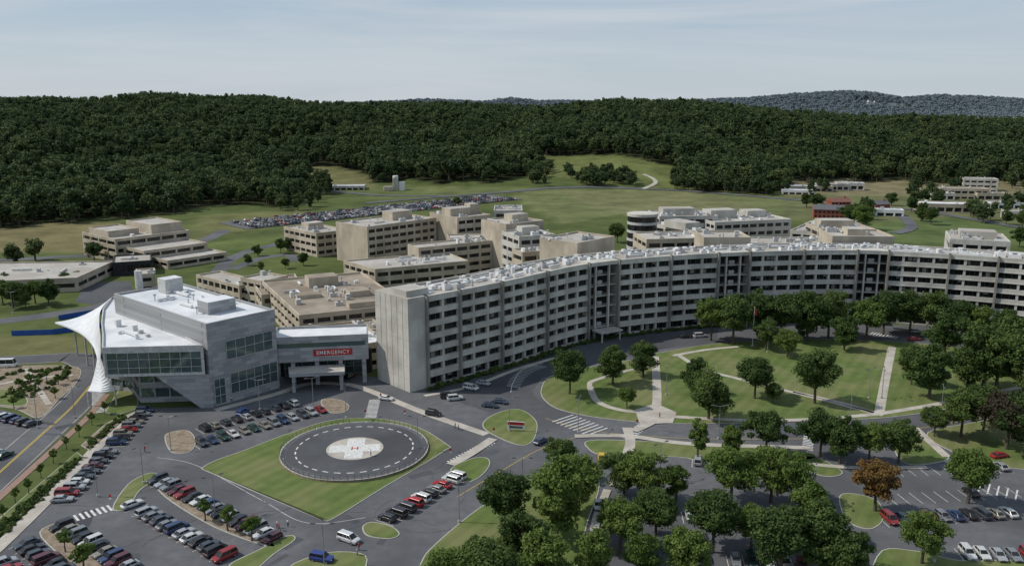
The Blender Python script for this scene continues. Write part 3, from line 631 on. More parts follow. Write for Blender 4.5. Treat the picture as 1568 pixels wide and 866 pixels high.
def rectF(Ap,Bp,z,depth):
    a=Vector(at(*Ap,z));b_=Vector(at(*Bp,z));t=(b_-a).normalized();n_=Vector((-t.y,t.x))
    return [tuple(a),tuple(b_),tuple(b_+n_*depth),tuple(a+n_*depth)]
def ang(P): return math.atan2(P[1][1]-P[0][1],P[1][0]-P[0][0])
# --- crescent
FC=cat([(-30.4,240.6),(-3,266),(27.6,297),(62.6,313.5),(90,320.5),(114,324),(133,324.5),(149,321.5),(167,315),(187.5,305),(213,287),(240,262)],False,40)
FC=np.array(FC); seg=np.r_[0,np.cumsum(np.hypot(*np.diff(FC,axis=0).T))]
ZT=28.4
uu=np.array([proj(p_[0],p_[1],ZT)[0] for p_ in FC])
def s_of_u(u): return float(np.interp(u,uu,seg))
def P_of_s(s):
    return Vector((float(np.interp(s,seg,FC[:,0])),float(np.interp(s,seg,FC[:,1]))))
def T_of_s(s):
    return (P_of_s(s+.6)-P_of_s(s-.6)).normalized()
cr=MB()
bays=[(None,652,'blank'),(652,703,'w'),(703,768,'w'),(768,838,'w'),(838,902,'w'),(902,948,'r'),(948,1028,'w'),(1028,1101,'w'),(1101,1149,'r'),(1149,1232,'w'),(1232,1314,'w'),(1314,1362,'r'),(1362,1455,'w'),(1455,1530,'w'),(1530,1600,'w'),(1600,1660,'w')]
nfl=7; fh=(ZT-1.2)/nfl; DEP=17; INS=1.1
def cell(s0,s1,typ):
    a,b_=P_of_s(s0),P_of_s(s1); ta,tb=T_of_s(s0),T_of_s(s1); na,nb=Vector((-ta.y,ta.x)),Vector((-tb.y,tb.x))
    o=lambda d:(tuple(a+na*d),tuple(b_+nb*d))
    f0,f1=o(0); g0,g1=o(INS); b0,b1=o(DEP); h0,h1=o(DEP-.5)
    if typ=='blank':
        cr.prism([f0,f1,b1,b0],0,ZT+.2,'conc','roof'); return
    ri=INS if typ=='w' else 5.0; r0,r1=o(ri)
    cr.prism([r0,r1,b1,b0],0,ZT-.8,'conc','roof',side=['glass' if typ=='w' else 'dark','conc','conc','conc'])
    cr.prism([h0,h1,b1,b0],ZT-.8,ZT,'conc')
    if typ=='w':
        prev=0
        for f_ in range(nfl):
            wb=f_*fh+fh*.30; wt=wb+fh*.56
            if f_==0: wb=.5; wt=3.1
            cr.prism([f0,f1,g1,g0],prev,wb,'conc',bottom=True)
            L_=(b_-a).length; pwf=.42/L_
            for t0,t1 in((0,pwf),(1-pwf,1)):
                cr.prism([lerp(f0,f1,t0),lerp(f0,f1,t1),lerp(g0,g1,t1),lerp(g0,g1,t0)],wb,wt,'conc')
            i0,i1=o(INS-.12)
            for t0 in(.33,.66): cr.prism([lerp(i0,i1,t0-.008),lerp(i0,i1,t0+.008),lerp(g0,g1,t0+.008),lerp(g0,g1,t0-.008)],wb,wt,'frame')
            j0,j1=o(INS-.05)
            for t0 in(.08,.34,.67):
                if random.random()<.18:
                    e0=lerp(j0,j1,t0);e1=lerp(j0,j1,min(t0+.25,.92)); zb=wt-(wt-wb)*random.choice([.3,.5,.5,.8,.95]); cr.face([(e0[0],e0[1],zb),(e1[0],e1[1],zb),(e1[0],e1[1],wt-.02),(e0[0],e0[1],wt-.02)],'blind')
            k0,k1=o(-.22); cr.prism([k0,k1,f1,f0],wt,wt+.3,'conc',bottom=True)
            prev=wt
        cr.prism([f0,f1,g1,g0],prev,ZT,'conc',bottom=True)
    else:
        for f_ in range(1,nfl+1):
            z=f_*fh
            cr.prism([*o(1.4),r1,r0],z-.3,z,'conc',bottom=True)
            if f_<nfl:
                p0,p1=o(1.45)
                for zz_ in(.5,1.05): cr.beam((*p0,z+zz_),(*p1,z+zz_),.05,'frame')
        cr.prism([*o(0),r1,r0],ZT-1.4,ZT,'conc',bottom=True)
for u0,u1,typ in bays:
    s0=0 if u0 is None else s_of_u(u0); s1=s_of_u(u1); L_=s1-s0
    if typ=='r':
        m1=s0+L_*.28; m2=s0+L_*.72
        cell(s0,m1,'r'); cell(m1,m2,'r'); cell(m2,s1,'r')
        for s_ in (m1,m2):
            p_=P_of_s(s_); t=T_of_s(s_); n2=Vector((-t.y,t.x)); c=p_+n2*.9; cr.box(c.x,c.y,.6,1.0,0,ZT-1.5,math.atan2(t.y,t.x),'conc')
        c=P_of_s((m1+m2)/2)+Vector((-T_of_s(m1).y,T_of_s(m1).x))*2.6; t=T_of_s(m1)
        for f_ in range(1,nfl): cr.box(c.x,c.y,2.2,1.2,f_*fh+.05,f_*fh+fh*.4,math.atan2(t.y,t.x),'unit')
    else:
        k=1 if typ=='blank' else max(2,round(L_/5.9))
        for i in range(k): cell(s0+L_*i/k,s0+L_*(i+1)/k,typ)
    for s_ in (s0,s1):
        if s_<1: continue
        p_=P_of_s(s_); t=T_of_s(s_); n2=Vector((-t.y,t.x)); c=p_-n2*.15
        cr.box(c.x,c.y,.75,1.5,0,ZT+.25,math.atan2(t.y,t.x),'conc')
a=P_of_s(0);t=T_of_s(0);n2=Vector((-t.y,t.x))
for k in range(1,6):
    c=a+n2*(DEP*k/6)-t*.03; cr.box(c.x,c.y,.12,.14,0,ZT,math.atan2(t.y,t.x),'conc')
for z in (4,8,12,16,20,24):
    c=a+n2*(DEP/2)-t*.02; cr.box(c.x,c.y,.06,DEP-.1,z-.04,z+.04,math.atan2(t.y,t.x),'tan')
c=a+n2*6+t*5; cr.box(c.x,c.y,8,8,ZT+.2,ZT+2.0,math.atan2(t.y,t.x),'conc','roof'); 
smax=seg[-1]-25
s_=8
while s_<smax:
    p_=P_of_s(s_); t=T_of_s(s_); n2=Vector((-t.y,t.x)); an=math.atan2(t.y,t.x)
    for _ in range(random.choice([2,3,3,4])):
        c=p_+n2*random.uniform(3.5,DEP-2.5)+t*random.uniform(-2,2); r_=random.random(); k=random.choice(['white','white','unit'])
        if r_<.5:
            w_,d_,h_=random.uniform(1.2,4),random.uniform(1,2.6),random.uniform(.8,2.1); cr.box(c.x,c.y,w_,d_,ZT-.8,ZT-.8+h_,an,k)
            if w_>2: cr.cyl(c.x,c.y,d_*.35,ZT-.8+h_,ZT-.5+h_,10,'frame')
        elif r_<.75: cr.cyl(c.x,c.y,random.uniform(.3,.8),ZT-.8,ZT+random.uniform(.3,1.3),10,k)
        else: cr.box(c.x,c.y,random.uniform(4,9),.8,ZT-.4,ZT+.3,an,k)
    s_+=random.uniform(2.5,4.5)
for u in (925,1125,1338):
    s_=s_of_u(u); p_=P_of_s(s_); t=T_of_s(s_); n2=Vector((-t.y,t.x)); c=p_-n2*3; cr.box(c.x,c.y,10,5.5,3.3,3.8,math.atan2(t.y,t.x),'conc','roof')
    for sx_ in(-4,4): e=c+t*sx_-n2*2.2; cr.cyl(e.x,e.y,.3,0,3.3,10,'conc')
cr.obj('hospital_main_building')
fr=[tuple(P_of_s(s_)-Vector((-T_of_s(s_).y,T_of_s(s_).x))*2.2) for s_ in np.arange(6,150,3)]
shrubs('foundation_hedge',[p_ for p_ in fr],1.3,1.3,.5)
def wing(name,P,z,nf,C='tan',blank=(),mod=5,ratio=.42,cl_=10,RF='roof',pent=None,pw=1.0,z0=0,GL='glass'):
    mb=MB(); block(mb,P,z0,z,nf,C,GL,RF,mod,ratio,pw,.5,blank)
    clutter(mb,P,z-.7,cl_,4,ang(P))
    if pent:
        for (s,t_,w_,d_,h_) in pent:
            a=lerp(P[0],P[1],s);b_=lerp(P[3],P[2],s);p_=lerp(a,b_,t_); mb.box(*p_,w_,d_,z-.7,z+h_,ang(P),C,RF); 
            mb.box(*p_,w_-.8,d_-.8,z+h_,z+h_+.02,ang(P),'roof')
    return mb.obj(name)
ALL=(0,1,2,3)
wing('elevator_tower',rect3((848,360),(884,372),(941,361),32),32,1,'tan',ALL,cl_=6)
wing('elevator_tower',rectF((1078,363),(1150,363),31,18),31,1,'tan',(1,2,3),mod=30,ratio=.35,cl_=6,pw=9)
wing('elevator_tower',rectF((1275,361),(1370,362),31,20),31,1,'tan',(0,1,2,3),cl_=8,pent=[(.5,.5,9,8,2)])
wing('hospital_wing',rect3((533,337),(562,347),(668,333),21),21,5,'tan',(3,),mod=5.5,cl_=22,pent=[(.7,.6,14,9,4)],ratio=.46)
wing('hospital_wing',rect3((449,345),(484,357),(534,351),13.5),13.5,3,'tan',(),mod=6,cl_=12,pent=[(.5,.6,10,8,3)],ratio=.46)
wing('hospital_wing',rect3((630,373),(641,379),(771,366),17),17,4,'tan',(3,),mod=6.5,cl_=14,ratio=.46)
wing('hospital_wing',rect3((666,324),(700,333),(752,328),23),23,5,'tan',(3,),mod=6,cl_=10,pent=[(.4,.5,14,9,3.5),(.85,.5,6,6,5)])
wing('stair_tower',rect3((742,335),(775,343),(833,337),26.5),26.5,1,'tan',ALL,cl_=5,pent=[(.6,.5,10,7,3)])
wing('hospital_wing',rect3((778,381),(800,386),(868,380),23),23,5,'tan',(),mod=7,cl_=8)
wing('hospital_wing',rectF((795,362),(850,358),24,20),24,5,'conc',(),mod=7,cl_=10,pent=[(.5,.5,9,6,3)])
wing('hospital_wing',rectF((756,322),(800,322),24,26),24,5,'conc',(),mod=7,cl_=8)
wing('hospital_wing',rectF((690,372),(780,370),15,30),15,3,'tan',(),mod=7,cl_=10)
wing('research_wing',rect3((1005,341),(1092,358),(1110,356),22),22,5,'conc',(),mod=8,ratio=.4,cl_=18,pent=[(.5,.6,10,16,3)])
wing('research_wing',rectF((1095,340),(1212,335),22,34),22,5,'conc',(),mod=5,ratio=.45,cl_=26,pent=[(.3,.6,16,10,4),(.75,.6,12,9,3)])
wing('research_wing',rectF((1010,331),(1100,330),24,26),24,5,'conc',(),mod=7,ratio=.45,cl_=22,pent=[(.4,.5,18,10,3)])
wing('research_wing',rectF((990,366),(1080,364),24,22),24,5,'tan',(),mod=7,cl_=12)
wing('research_wing',rectF((1210,352),(1285,358),21.5,40),21.5,5,'conc',(),mod=6,ratio=.45,cl_=22,pent=[(.5,.5,12,10,3)])
wing('research_wing',rectF((1262,352),(1345,352),25,26),25,5,'tan',(),mod=8,cl_=12,pent=[(.4,.6,16,9,3)])
wing('research_wing',rectF((1150,372),(1275,372),24,18),24,5,'conc',(),mod=6,cl_=16)
wing('research_wing',rectF((1455,365),(1548,370),28,24),28,5,'conc',(),mod=6,cl_=22,pent=[(.5,.5,14,9,2.5)])
ct=MB(); cx_,cy_=at(984,326,30)
for k in range(7):
    ct.cyl(cx_,cy_,7.6,k*4.1,k*4.1+1.3,28,'unit'); ct.cyl(cx_,cy_,7.4,k*4.1+1.3,k*4.1+4.1,28,'glass')
ct.cyl(cx_,cy_,7.8,28.7,30,28,'conc'); ct.obj('round_glass_tower')
P4=[(-74.3,287.1),(-38,304),(-66,364),(-104.5,346)]
mb=MB(); block(mb,P4,0,12,3,'tan','glass','brownroof',6,.45,1.0,.5,(2,)); clutter(mb,P4,11.3,34,3.5,ang(P4),'unit')
for s,t_,w_,d_,h_ in[(.5,.75,12,8,4),(.25,.45,9,6,1.5),(.7,.4,8,9,2.2),(.6,.1,10,5,2)]:
    a=lerp(P4[0],P4[1],s);b_=lerp(P4[3],P4[2],s);p_=lerp(a,b_,t_); mb.box(*p_,w_,d_,11.3,11.3+h_,ang(P4),'tan','brownroof')
mb.obj('diagnostic_building')
P5=[(-68,272),(-44,283),(-50,296),(-74,285)]
mb=MB(); block(mb,P5,0,8.5,2,'tan','glass','brownroof',5,.5,.8,.5,()); clutter(mb,P5,7.8,10,3,ang(P5)); mb.obj('diagnostic_building')
P6=[(-100,330),(-84,337),(-97,372),(-115,364)]
mb=MB(); block(mb,P6,0,9.5,2,'tan','glass','brownroof',5,.45,.9,.5,()); clutter(mb,P6,8.8,8,3,ang(P6)); mb.obj('service_building')
P7=[(-60,365),(-20,385),(-32,408),(-78,386)]
mb=MB(); block(mb,P7,0,13,3,'tan','glass','roof',6,.45,.9,.5,()); clutter(mb,P7,12.3,18,3,ang(P7)); mb.obj('service_building')
mb=MB()
PB=rect3((152,352),(176,366),(290,352),13); a_=ang(PB)
block(mb,PB,0,13,3,'tan','glass','roof',9,.5,.9,.8,())
def sub(P,s0,s1,t0,t1):
    f=lambda s,t:lerp(lerp(P[0],P[1],s),lerp(P[3],P[2],s),t); return [f(s0,t0),f(s1,t0),f(s1,t1),f(s0,t1)]
block(mb,sub(PB,.1,.95,-.55,0.02),0,8.5,2,'tan','glass','roof',9,.5,.9,.8,()); block(mb,sub(PB,.2,1.0,-.95,-.5),0,4.6,1,'tan','glass','roof',9,.5,.9,.8,())
block(mb,sub(PB,.55,.98,.15,.9),12.3,17.5,1,'tan','glass','roof',9,.4,1,.5,(0,1,2,3)); block(mb,sub(PB,.05,.45,.3,.9),12.3,15.8,1,'tan','glass','roof',9,.4,1,.5,(0,1,2,3)); clutter(mb,sub(PB,.1,.9,.1,.8),12.3,10,3,a_)
mb.obj('office_building')
wing('low_clinic_building',[at(-200,460,0),at(120,446,0),at(178,418,0),at(-200,424,0)],6.5,1,'tan',(),mod=12,ratio=.35,cl_=10,RF='roof')
wing('low_clinic_building',rectF((172,402),(232,398),7,22),7,1,'dark',(),mod=6,ratio=.5,cl_=3)
wing('low_clinic_building',rectF((206,420),(236,418),9,14),9,2,'tan',(),mod=6,cl_=2)
wing('low_clinic_building',rectF((300,420),(366,437),9,12),9,2,'tan',(),mod=5,ratio=.55,cl_=2)
wing('low_clinic_building',rectF((368,424),(400,430),12,14),12,3,'tan',(),mod=5,cl_=2)
fb=MB(); 
bp=px([(18,514),(80,512),(150,502),(216,486),(214,470),(150,480),(90,490)]); 
for a,b_ in zip(bp[:-1],bp[1:]): fb.prism([a,b_,(b_[0]+.15,b_[1]+.15),(a[0]+.15,a[1]+.15)],0,2.0,'blue',bottom=True)
fb.obj('blue_mesh_fence')
# --- emergency department
er=MB()
E2=[(-85,228),(-70.5,245),(-113,283),(-128,266)]
block(er,E2,0,24.5,1,'panel','glass','whiteroof',90,.4,9,.6,ALL)
def facep(P,i,s,z,o): 
    a,b_=Vector(P[i]),Vector(P[(i+1)%len(P)]); t=(b_-a).normalized(); n_=Vector((t.y,-t.x)); c=a.lerp(b_,s)+n_*o; return (c.x,c.y,z)
def glazed(mb,P,i,s0,s1,z0,z1,nx_,nz,o=.12,k='cglass'):
    mb.face([facep(P,i,s0,z0,o),facep(P,i,s1,z0,o),facep(P,i,s1,z1,o),facep(P,i,s0,z1,o)],k)
    for j in range(nx_+1):
        s=s0+(s1-s0)*j/nx_; mb.beam(facep(P,i,s,z0,o+.05),facep(P,i,s,z1,o+.05),.07,'unit')
    for j in range(nz+1):
        z=z0+(z1-z0)*j/nz; mb.beam(facep(P,i,s0,z,o+.05),facep(P,i,s1,z,o+.05),.07,'unit')
glazed(er,E2,0,.25,.93,12.8,18.3,5,2); glazed(er,E2,0,.28,.98,2.5,8.6,6,2); glazed(er,E2,0,.05,.2,.5,8,2,3)
E1=[(-113,225),(-86,227.4),(-126,272),(-139,288),(-134,270),(-126,252),(-119,238)]
block(er,E1,10,18.6,1,'unit','cglass','whiteroof',200,.8,.4,.35,(3,),par=1.1,win0=.1)
er.face([(x,y,9.99) for x,y in E1[::-1]],'panel')
EE=[(-113,225),(-86,227.4)]
for s in np.linspace(.03,.97,10): er.beam(facep(EE,0,s,10.6,-.2),facep(EE,0,s,17.6,-.2),.08,'unit')
for z in(12.4,14.8): er.beam(facep(EE,0,.01,z,-.2),facep(EE,0,.99,z,-.2),.07,'unit')
block(er,[(-107,232),(-86,234),(-110,262),(-128,262)],0,10,2,'panel','cglass','roof',4,.6,.4,.4,(1,2))
er.face([(-100,226.6,10),(-85,228,10),(-84.5,228,0),(-88,227.6,0)],'panel'); er.face([(-100,229.6,10),(-88,230.6,0),(-84.5,231,0),(-85,231,10)],'panel'); er.face([(-100,226.6,10),(-88,227.6,0),(-88,230.6,0),(-100,229.6,10)],'panel')
er.box(-118,268,14,9,18,22.5,.75,'panel','whiteroof'); er.box(-88,246,9,6,23.8,27.5,.86,'panel','whiteroof'); er.box(-112,272,6,5,23.8,28.5,.86,'unit','whiteroof'); er.cyl(-124,276,1.2,24,30,12,'unit')
clutter(er,[(-90,238),(-78,250),(-106,276),(-118,262)],23.8,14,2.5,.86,'white')
clutter(er,[(-112,232),(-96,236),(-118,258),(-124,252)],17.9,7,2.0,.86,'unit')
# swooping canopy: curved roof lofted from the upper roof edge down to a low outer rim
NI=24
def resamp(P,n_):
    P=np.array(P,float); s=np.r_[0,np.cumsum(np.linalg.norm(np.diff(P,axis=0),axis=1))]; q=np.linspace(0,s[-1],n_)
    return np.stack([np.interp(q,s,P[:,k]) for k in range(P.shape[1])],1)
Ic=resamp(cat([(-139.4,289,18.3),(-134.5,270,18.3),(-126.6,252,18.3),(-119.6,238,18.3),(-113.6,225.4,18.3)],False,8),NI)
Oc=resamp(cat([(*at(84,493,11.5),11.5),(*at(104,500,11.5),11.5),(*at(126,511,11.5),11.5),(*at(142,528,11.5),11.5),(*at(149,548,11),11)],False,8),NI)
NS2=8
def cpt(i,j):
    s=j/NS2; p_=Ic[i]*(1-s)+Oc[i]*s; p_[2]=Oc[i][2]+(Ic[i][2]-Oc[i][2])*(1-s)**2.2; return Vector(p_)
for i in range(NI-1):
    for j in range(NS2):
        a0,a1,a2,a3=cpt(i,j),cpt(i+1,j),cpt(i+1,j+1),cpt(i,j+1); d=Vector((0,0,-.5))
        er.face([a0,a3,a2,a1],'whiteroof'); er.face([a0+d,a1+d,a2+d,a3+d],'panel')
    o0,o1=cpt(i,NS2),cpt(i+1,NS2); d=Vector((0,0,-.5)); er.face([o0,o0+d,o1+d,o1],'white')
for j in range(NS2):
    d=Vector((0,0,-.5))
    a0,a1=cpt(0,j),cpt(0,j+1); er.face([a0,a0+d,a1+d,a1],'white'); a0,a1=cpt(NI-1,j),cpt(NI-1,j+1); er.face([a1,a1+d,a0+d,a0],'white')
top=[cpt(NI-1,NS2-k*3).copy() for k in range(0,3)]
bot=[Vector((*at(*q_,4.6),4.6)) for q_ in [(134,598),(155,600),(176,597)]]
for k in range(10):
    f0=k/10;f1=(k+1)/10; bow=lambda f:Vector((0,0,-1.3*math.sin(math.pi*f)-.02))
    for j in range(2):
        q0=top[j].lerp(bot[j],f0)+bow(f0);q1=top[j+1].lerp(bot[j+1],f0)+bow(f0);q2=top[j+1].lerp(bot[j+1],f1)+bow(f1);q3=top[j].lerp(bot[j],f1)+bow(f1)
        er.face([q0,q3,q2,q1],'whiteroof'); er.face([q3-Vector((0,0,.25)),q0-Vector((0,0,.25)),q1-Vector((0,0,.25)),q2-Vector((0,0,.25))],'white')
for b_ in (bot[0],bot[2]): er.cyl(b_.x,b_.y,.25,0,4.5,10,'unit')
for i in (2,8,14,20): q_=cpt(i,6); er.cyl(q_.x,q_.y,.28,0,q_.z-.5,10,'unit')
block(er,[(-121,244),(-112,240),(-126,278),(-141,284)],0,8,2,'panel','cglass','roof',5,.65,.4,.4,())
CB=[(-72,245.5),(-44,250),(-46,262),(-74,258)]
block(er,CB,7.6,15.5,1,'panel','cglass','whiteroof',30,.22,.5,.4,(1,3),par=1.4,win0=.68)
er.face([(x,y,7.59) for x,y in CB[::-1]],'unit')
for s in (.03,.2,.45,.7,.95):
    c=facep(CB,0,s,0,-1.0); er.box(c[0],c[1],1.2,1.2,0,7.6,ang(CB),'panel')
er.prism([(-73,256),(-45,260),(-45,262),(-73,258)],0,7.55,'dark'); glazed(er,[(-73,255.8),(-45,259.8)],0,.05,.9,.2,5,9,2,.1)
pc=[(-66,240),(-50,242.5),(-51.5,250),(-68,247)]; er.prism(pc,5.0,6.0,'panel','roof',True)
for c in ((-65,241),(-51.2,243.3)): er.box(c[0],c[1],.9,.9,0,5.0,.15,'panel')
sgA=facep(CB,0,.42,9.3,.12); sgB=facep(CB,0,.83,9.3,.12)
er.face([(sgA[0],sgA[1],9.3),(sgB[0],sgB[1],9.3),(sgB[0],sgB[1],11.3),(sgA[0],sgA[1],11.3)],'red')
ero=er.obj('emergency_department_building')
def text(s,x,y,z,size,rz,k,parent=None,name='sign_lettering'):
    c=bpy.data.curves.new(name,'FONT'); c.body=s; c.size=size; c.align_x='CENTER'; c.align_y='CENTER'; c.extrude=.03; c.offset=.015; c.space_character=1.12
    o=bpy.data.objects.new(name,c); sc.collection.objects.link(o); c.materials.append(M[k]); o.location=(x,y,z); o.rotation_euler=(math.pi/2,0,rz); o.parent=parent; return o
c=facep(CB,0,.625,10.2,.2); text('EMERGENCY',c[0],c[1],10.25,1.6,ang(CB),'white',ero)
mb=MB(); PL=[(-47,262),(-40,266),(-52,286),(-60,282)]; block(mb,PL,0,9,2,'tan','glass','whiteroof',5,.4,.8,.4,()); clutter(mb,PL,8.3,6,2.5,.4); mb.obj('service_building')
# distant buildings
def house(name,u,v,w_,d_,h_,rz,kw,kr,gable=True):
    x,y=G(u,v); z=float(Hh(x,y)); mb=MB(); mb.box(0,0,w_,d_,-2,h_,0,kw,kr)
    for fl in range(max(1,int(h_//3))):
        for i in range(int(w_//3)):
            xx=-w_/2+1.5+i*3; mb.box(xx,-d_/2-.02,1.3,.1,fl*3+1,fl*3+2.5,0,'glass')
    if gable:
        r=d_*.3
        a=[(-w_/2-.4,-d_/2-.4,h_+.02),(w_/2+.4,-d_/2-.4,h_+.02),(w_/2+.4,d_/2+.4,h_+.02),(-w_/2-.4,d_/2+.4,h_+.02)]; p0=(-w_/2-.4,0,h_+r);p1=(w_/2+.4,0,h_+r)
        mb.face([a[0],a[1],p1,p0],kr); mb.face([a[2],a[3],p0,p1],kr); mb.face([a[1],a[2],p1],kw); mb.face([a[3],a[0],p0],kw)
        mb.box(w_*.3,0,1,1,h_,h_+r+1.2,0,kw)
    o=mb.obj(name); o.location=(x,y,z); o.rotation_euler=(0,0,rz); return o
M['slate']=mat('slate_roof',(.09,.095,.1),(.14,.14,.15),.8,.8)
M['redroof']=mat('red_shingle',(.16,.08,.06),(.22,.10,.08),.8,.8)
house('brick_house',1268,334,22,11,6.5,-.25,'brick','slate'); house('brick_house',1283,320,16,10,6,.1,'brick','redroof'); house('brick_house',1345,322,14,9,5,.3,'brick','slate')
for u,v,w_,d_,h_ in [(1240,292,40,14,5),(1272,290,30,16,6),(1300,290,26,14,7),(1222,297,30,12,4),(1448,324,44,18,7),(1470,303,40,22,9),(1497,292,30,18,12),(1515,305,26,14,6),(1440,305,20,12,6),(1540,318,30,14,5),(523,290,46,16,4),(1360,330,20,10,5),(1565,335,26,12,6)]:
    mb=MB(); P=[(-w_/2,-d_/2),(w_/2,-d_/2),(w_/2,d_/2),(-w_/2,d_/2)]; block(mb,P,-2,h_,max(1,int(h_//4)),random.choice(['tan','conc','white']),'glass',random.choice(['whiteroof','roof','brownroof']),6,.4,1.2,.4,()); clutter(mb,P,h_-.7,5,3)
    x,y=G(u,v); o=mb.obj('research_annex'); o.location=(x,y,float(Hh(x,y))); o.rotation_euler=(0,0,random.uniform(-.3,.1))
for i in range(14):
    mb=MB(); mb.box(0,0,14,9,-3,5,0,'white'); 
    mb.face([(-7.5,-5,5.02),(7.5,-5,5.02),(7.5,0,9),(-7.5,0,9)],'slate'); mb.face([(7.5,5,5.02),(-7.5,5,5.02),(-7.5,0,9),(7.5,0,9)],'slate'); mb.face([(7,-4.5,5.02),(7,4.5,5.02),(7,0,9)],'white'); mb.face([(-7,4.5,5.02),(-7,-4.5,5.02),(-7,0,9)],'white')
    for wx in(-5,0,5): mb.box(wx,-4.55,1.4,.1,1,3,0,'glass')
    u=random.uniform(1308,1404); yv=random.uniform(3740,3860); o=mb.obj('distant_house'); px1=(u-784)/1329; o.location=(px1*yv,yv,float(Hh(px1*yv,yv))); o.rotation_euler=(0,0,random.uniform(-.5,.5))
x,y=G(606,292); z=float(Hh(x,y)); mb=MB(); mb.box(0,0,5,5,0,12,.2,'conc'); mb.cyl(0,0,2.6,12,14,12,'white'); mb.cyl(6,0,3,0,8,14,'white'); mb.box(-7,-3,8,6,0,4,.2,'tan','roof'); o=mb.obj('water_treatment_tower'); o.location=(x,y,z)
# ------------------------------------------------------------------ street furniture
lm=MB(); lm.cyl(0,0,.3,0,.6,10,'kerb'); lm.cyl(0,0,.11,.6,9,8,'pole',.07); lm.beam((0,0,8.9),(1.6,0,9.2),.05,'pole'); lm.beam((0,0,8.9),(-1.6,0,9.2),.05,'pole'); lm.box(1.8,0,.8,.35,9.1,9.3,0,'frame'); lm.box(-1.8,0,.8,.35,9.1,9.3,0,'frame')
lme=lm.mesh('street_lamp')
for u,v in [(398,628),(530,640),(262,690),(497,870),(703,800),(800,760),(1245,775),(640,690),(780,660),(330,790),(150,760),(220,740),(1100,672),(1300,660),(1440,640),(1350,610),(885,660),(1020,605),(1175,540),(1330,610),(58,655),(20,480),(1010,735),(1430,860),(115,640),(480,625)]:
    addobj('street_lamp',lme,(*at(u,v),0),random.choice([0,.6,1.2]))
fpm=MB(); fpm.cyl(0,0,.5,0,.4,12,'kerb'); fpm.cyl(0,0,.12,.4,14,8,'white',.05); fpm.cyl(0,0,.15,14,14.3,8,'yellow')
fpm.face([(.05,0,11.6),(.5,.2,11.2),(.9,.05,11.0),(.9,.05,12.9),(.5,.2,13.2),(.05,0,13.6)],'red'); o=fpm.obj('flagpole'); o.location=(*at(1152,530),.15)
sg=MB(); sg.box(0,0,4.6,.3,.5,2.6,0,'white'); sg.box(0,-.17,4.4,.04,1.7,2.5,0,'red'); sg.box(-2.0,0,.25,.25,0,.5,0,'pole'); sg.box(2.0,0,.25,.25,0,.5,0,'pole'); sg.box(0,-.17,3.6,.03,.8,1.4,0,'frame')
o=sg.obj('hospital_direction_sign'); o.location=(*at(790,660),.15); o.rotation_euler=(0,0,-.15)
ts=MB(); ts.cyl(0,0,.04,0,2.4,6,'pole'); ts.box(0,-.05,.6,.03,1.8,2.4,0,'red'); ts.box(0,-.05,.45,.04,1.3,1.6,0,'white'); tsm=ts.mesh('traffic_sign')
for u,v in [(560,640),(690,700),(756,668),(170,772),(620,640),(975,655)]: addobj('traffic_sign',tsm,(*at(u,v),0),random.uniform(-.5,.5))
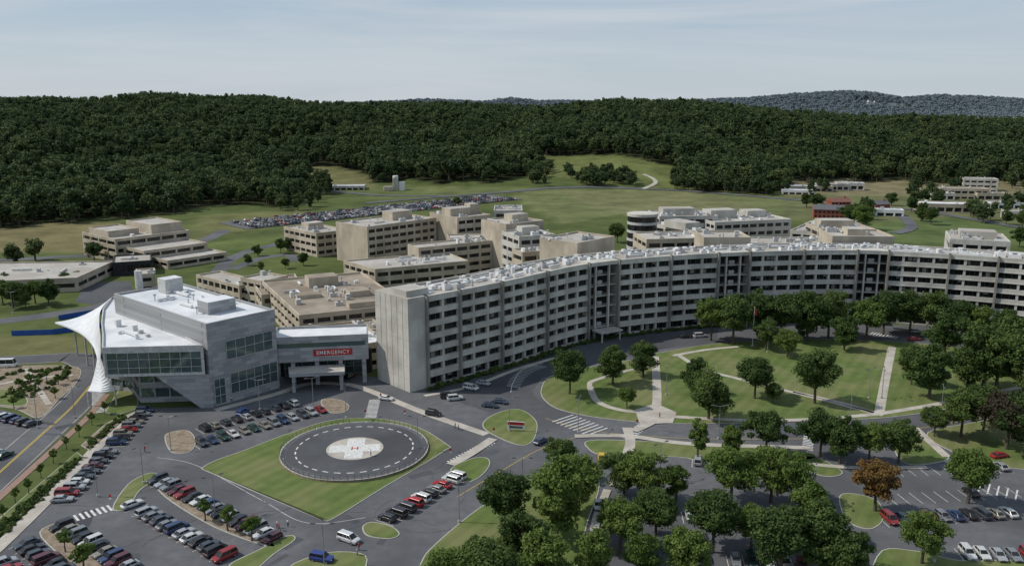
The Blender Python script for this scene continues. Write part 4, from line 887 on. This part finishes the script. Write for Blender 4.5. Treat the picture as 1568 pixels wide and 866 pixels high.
# ------------------------------------------------------------------ people
M['skin']=mat('skin',(.45,.28,.2)); M['hair']=mat('hair',(.05,.03,.02)); M['shirt']=mat('shirt_red',(.4,.05,.05)); M['shirt2']=mat('shirt_light',(.5,.52,.55)); M['jeans']=mat('trousers',(.04,.05,.09)); M['shoe']=mat('shoes',(.03,.03,.03))
def person_mesh(name,st,shirt):
    J=[((0,0,.95),.15),((0,0,1.15),.135),((0,0,1.38),.16),((0,.0,1.5),.06),((0,.01,1.6),.085),((0,.02,1.70),.1),((0,.01,1.76),.06)]
    E=[(0,1),(1,2),(2,3),(3,4),(4,5),(5,6)]
    def add(p,r,par): J.append((p,r)); E.append((par,len(J)-1)); return len(J)-1
    for s in(-1,1):
        f=s*st
        h=add((s*.1,0,.9),.105,0); k=add((s*.1,f*.5+.05,.5),.07,h); a=add((s*.1,f-.03,.1),.045,k); add((s*.1,f+.15,.05),.04,a)
        sh=add((s*.2,0,1.42),.065,2); el=add((s*.26,-f*.3-.03,1.15),.048,sh); wr=add((s*.25,-f*.8+.08,.93),.03,el); pa=add((s*.25,-f*.85+.1,.87),.032,wr)
        for i in range(4): q=add((s*.25,-f*.85+.07+i*.022,.82),.010,pa); add((s*.24,-f*.85+.075+i*.022,.775-(.01 if i in(0,3) else 0)),.008,q)
        q=add((s*.235,-f*.85+.145,.84),.011,pa); add((s*.23,-f*.85+.155,.81),.009,q)
    me=bpy.data.meshes.new(name); me.from_pydata([j[0] for j in J],E,[]); o=bpy.data.objects.new('tmp',me); sc.collection.objects.link(o)
    o.modifiers.new('s','SKIN')
    if not me.skin_vertices:
        bpy.context.view_layer.objects.active=o; o.select_set(True); bpy.ops.mesh.customdata_skin_add()
    for i,j in enumerate(J): me.skin_vertices[0].data[i].radius=(j[1],j[1])
    me.skin_vertices[0].data[0].use_root=True
    o.modifiers.new('d','SUBSURF').levels=1
    dg=bpy.context.evaluated_depsgraph_get(); m2=bpy.data.meshes.new_from_object(o.evaluated_get(dg)); bpy.data.objects.remove(o); m2.name=name
    m2.materials.clear()
    for k in('skin',shirt,'jeans','shoe','hair'): m2.materials.append(M[k])
    for p_ in m2.polygons:
        c=p_.center; p_.use_smooth=True
        if abs(c.x)>.2 and c.z<.98 : i=0
        elif c.z<.1: i=3
        elif c.z<.97: i=2
        elif c.z<1.5: i=1 if not(abs(c.x)>.2 and c.z<1.2) else 0
        elif c.z>1.72 or (c.y<-.02 and c.z>1.6): i=4
        else: i=0
        p_.material_index=i
    return m2
pm=[person_mesh(nm,st,shirt) for nm,st,shirt in(('person_walking',.22,'shirt'),('person_standing',.08,'shirt2'))]
for i,(u,v) in enumerate([(222,692),(425,808),(428,812),(547,850),(550,842),(702,658),(697,656),(568,702),(583,610),(441,806),(1010,640),(355,615)]):
    addobj('person',pm[i%len(pm)],(*at(u,v),.76 if (u,v)==(568,702) else .05),random.uniform(0,6.28))
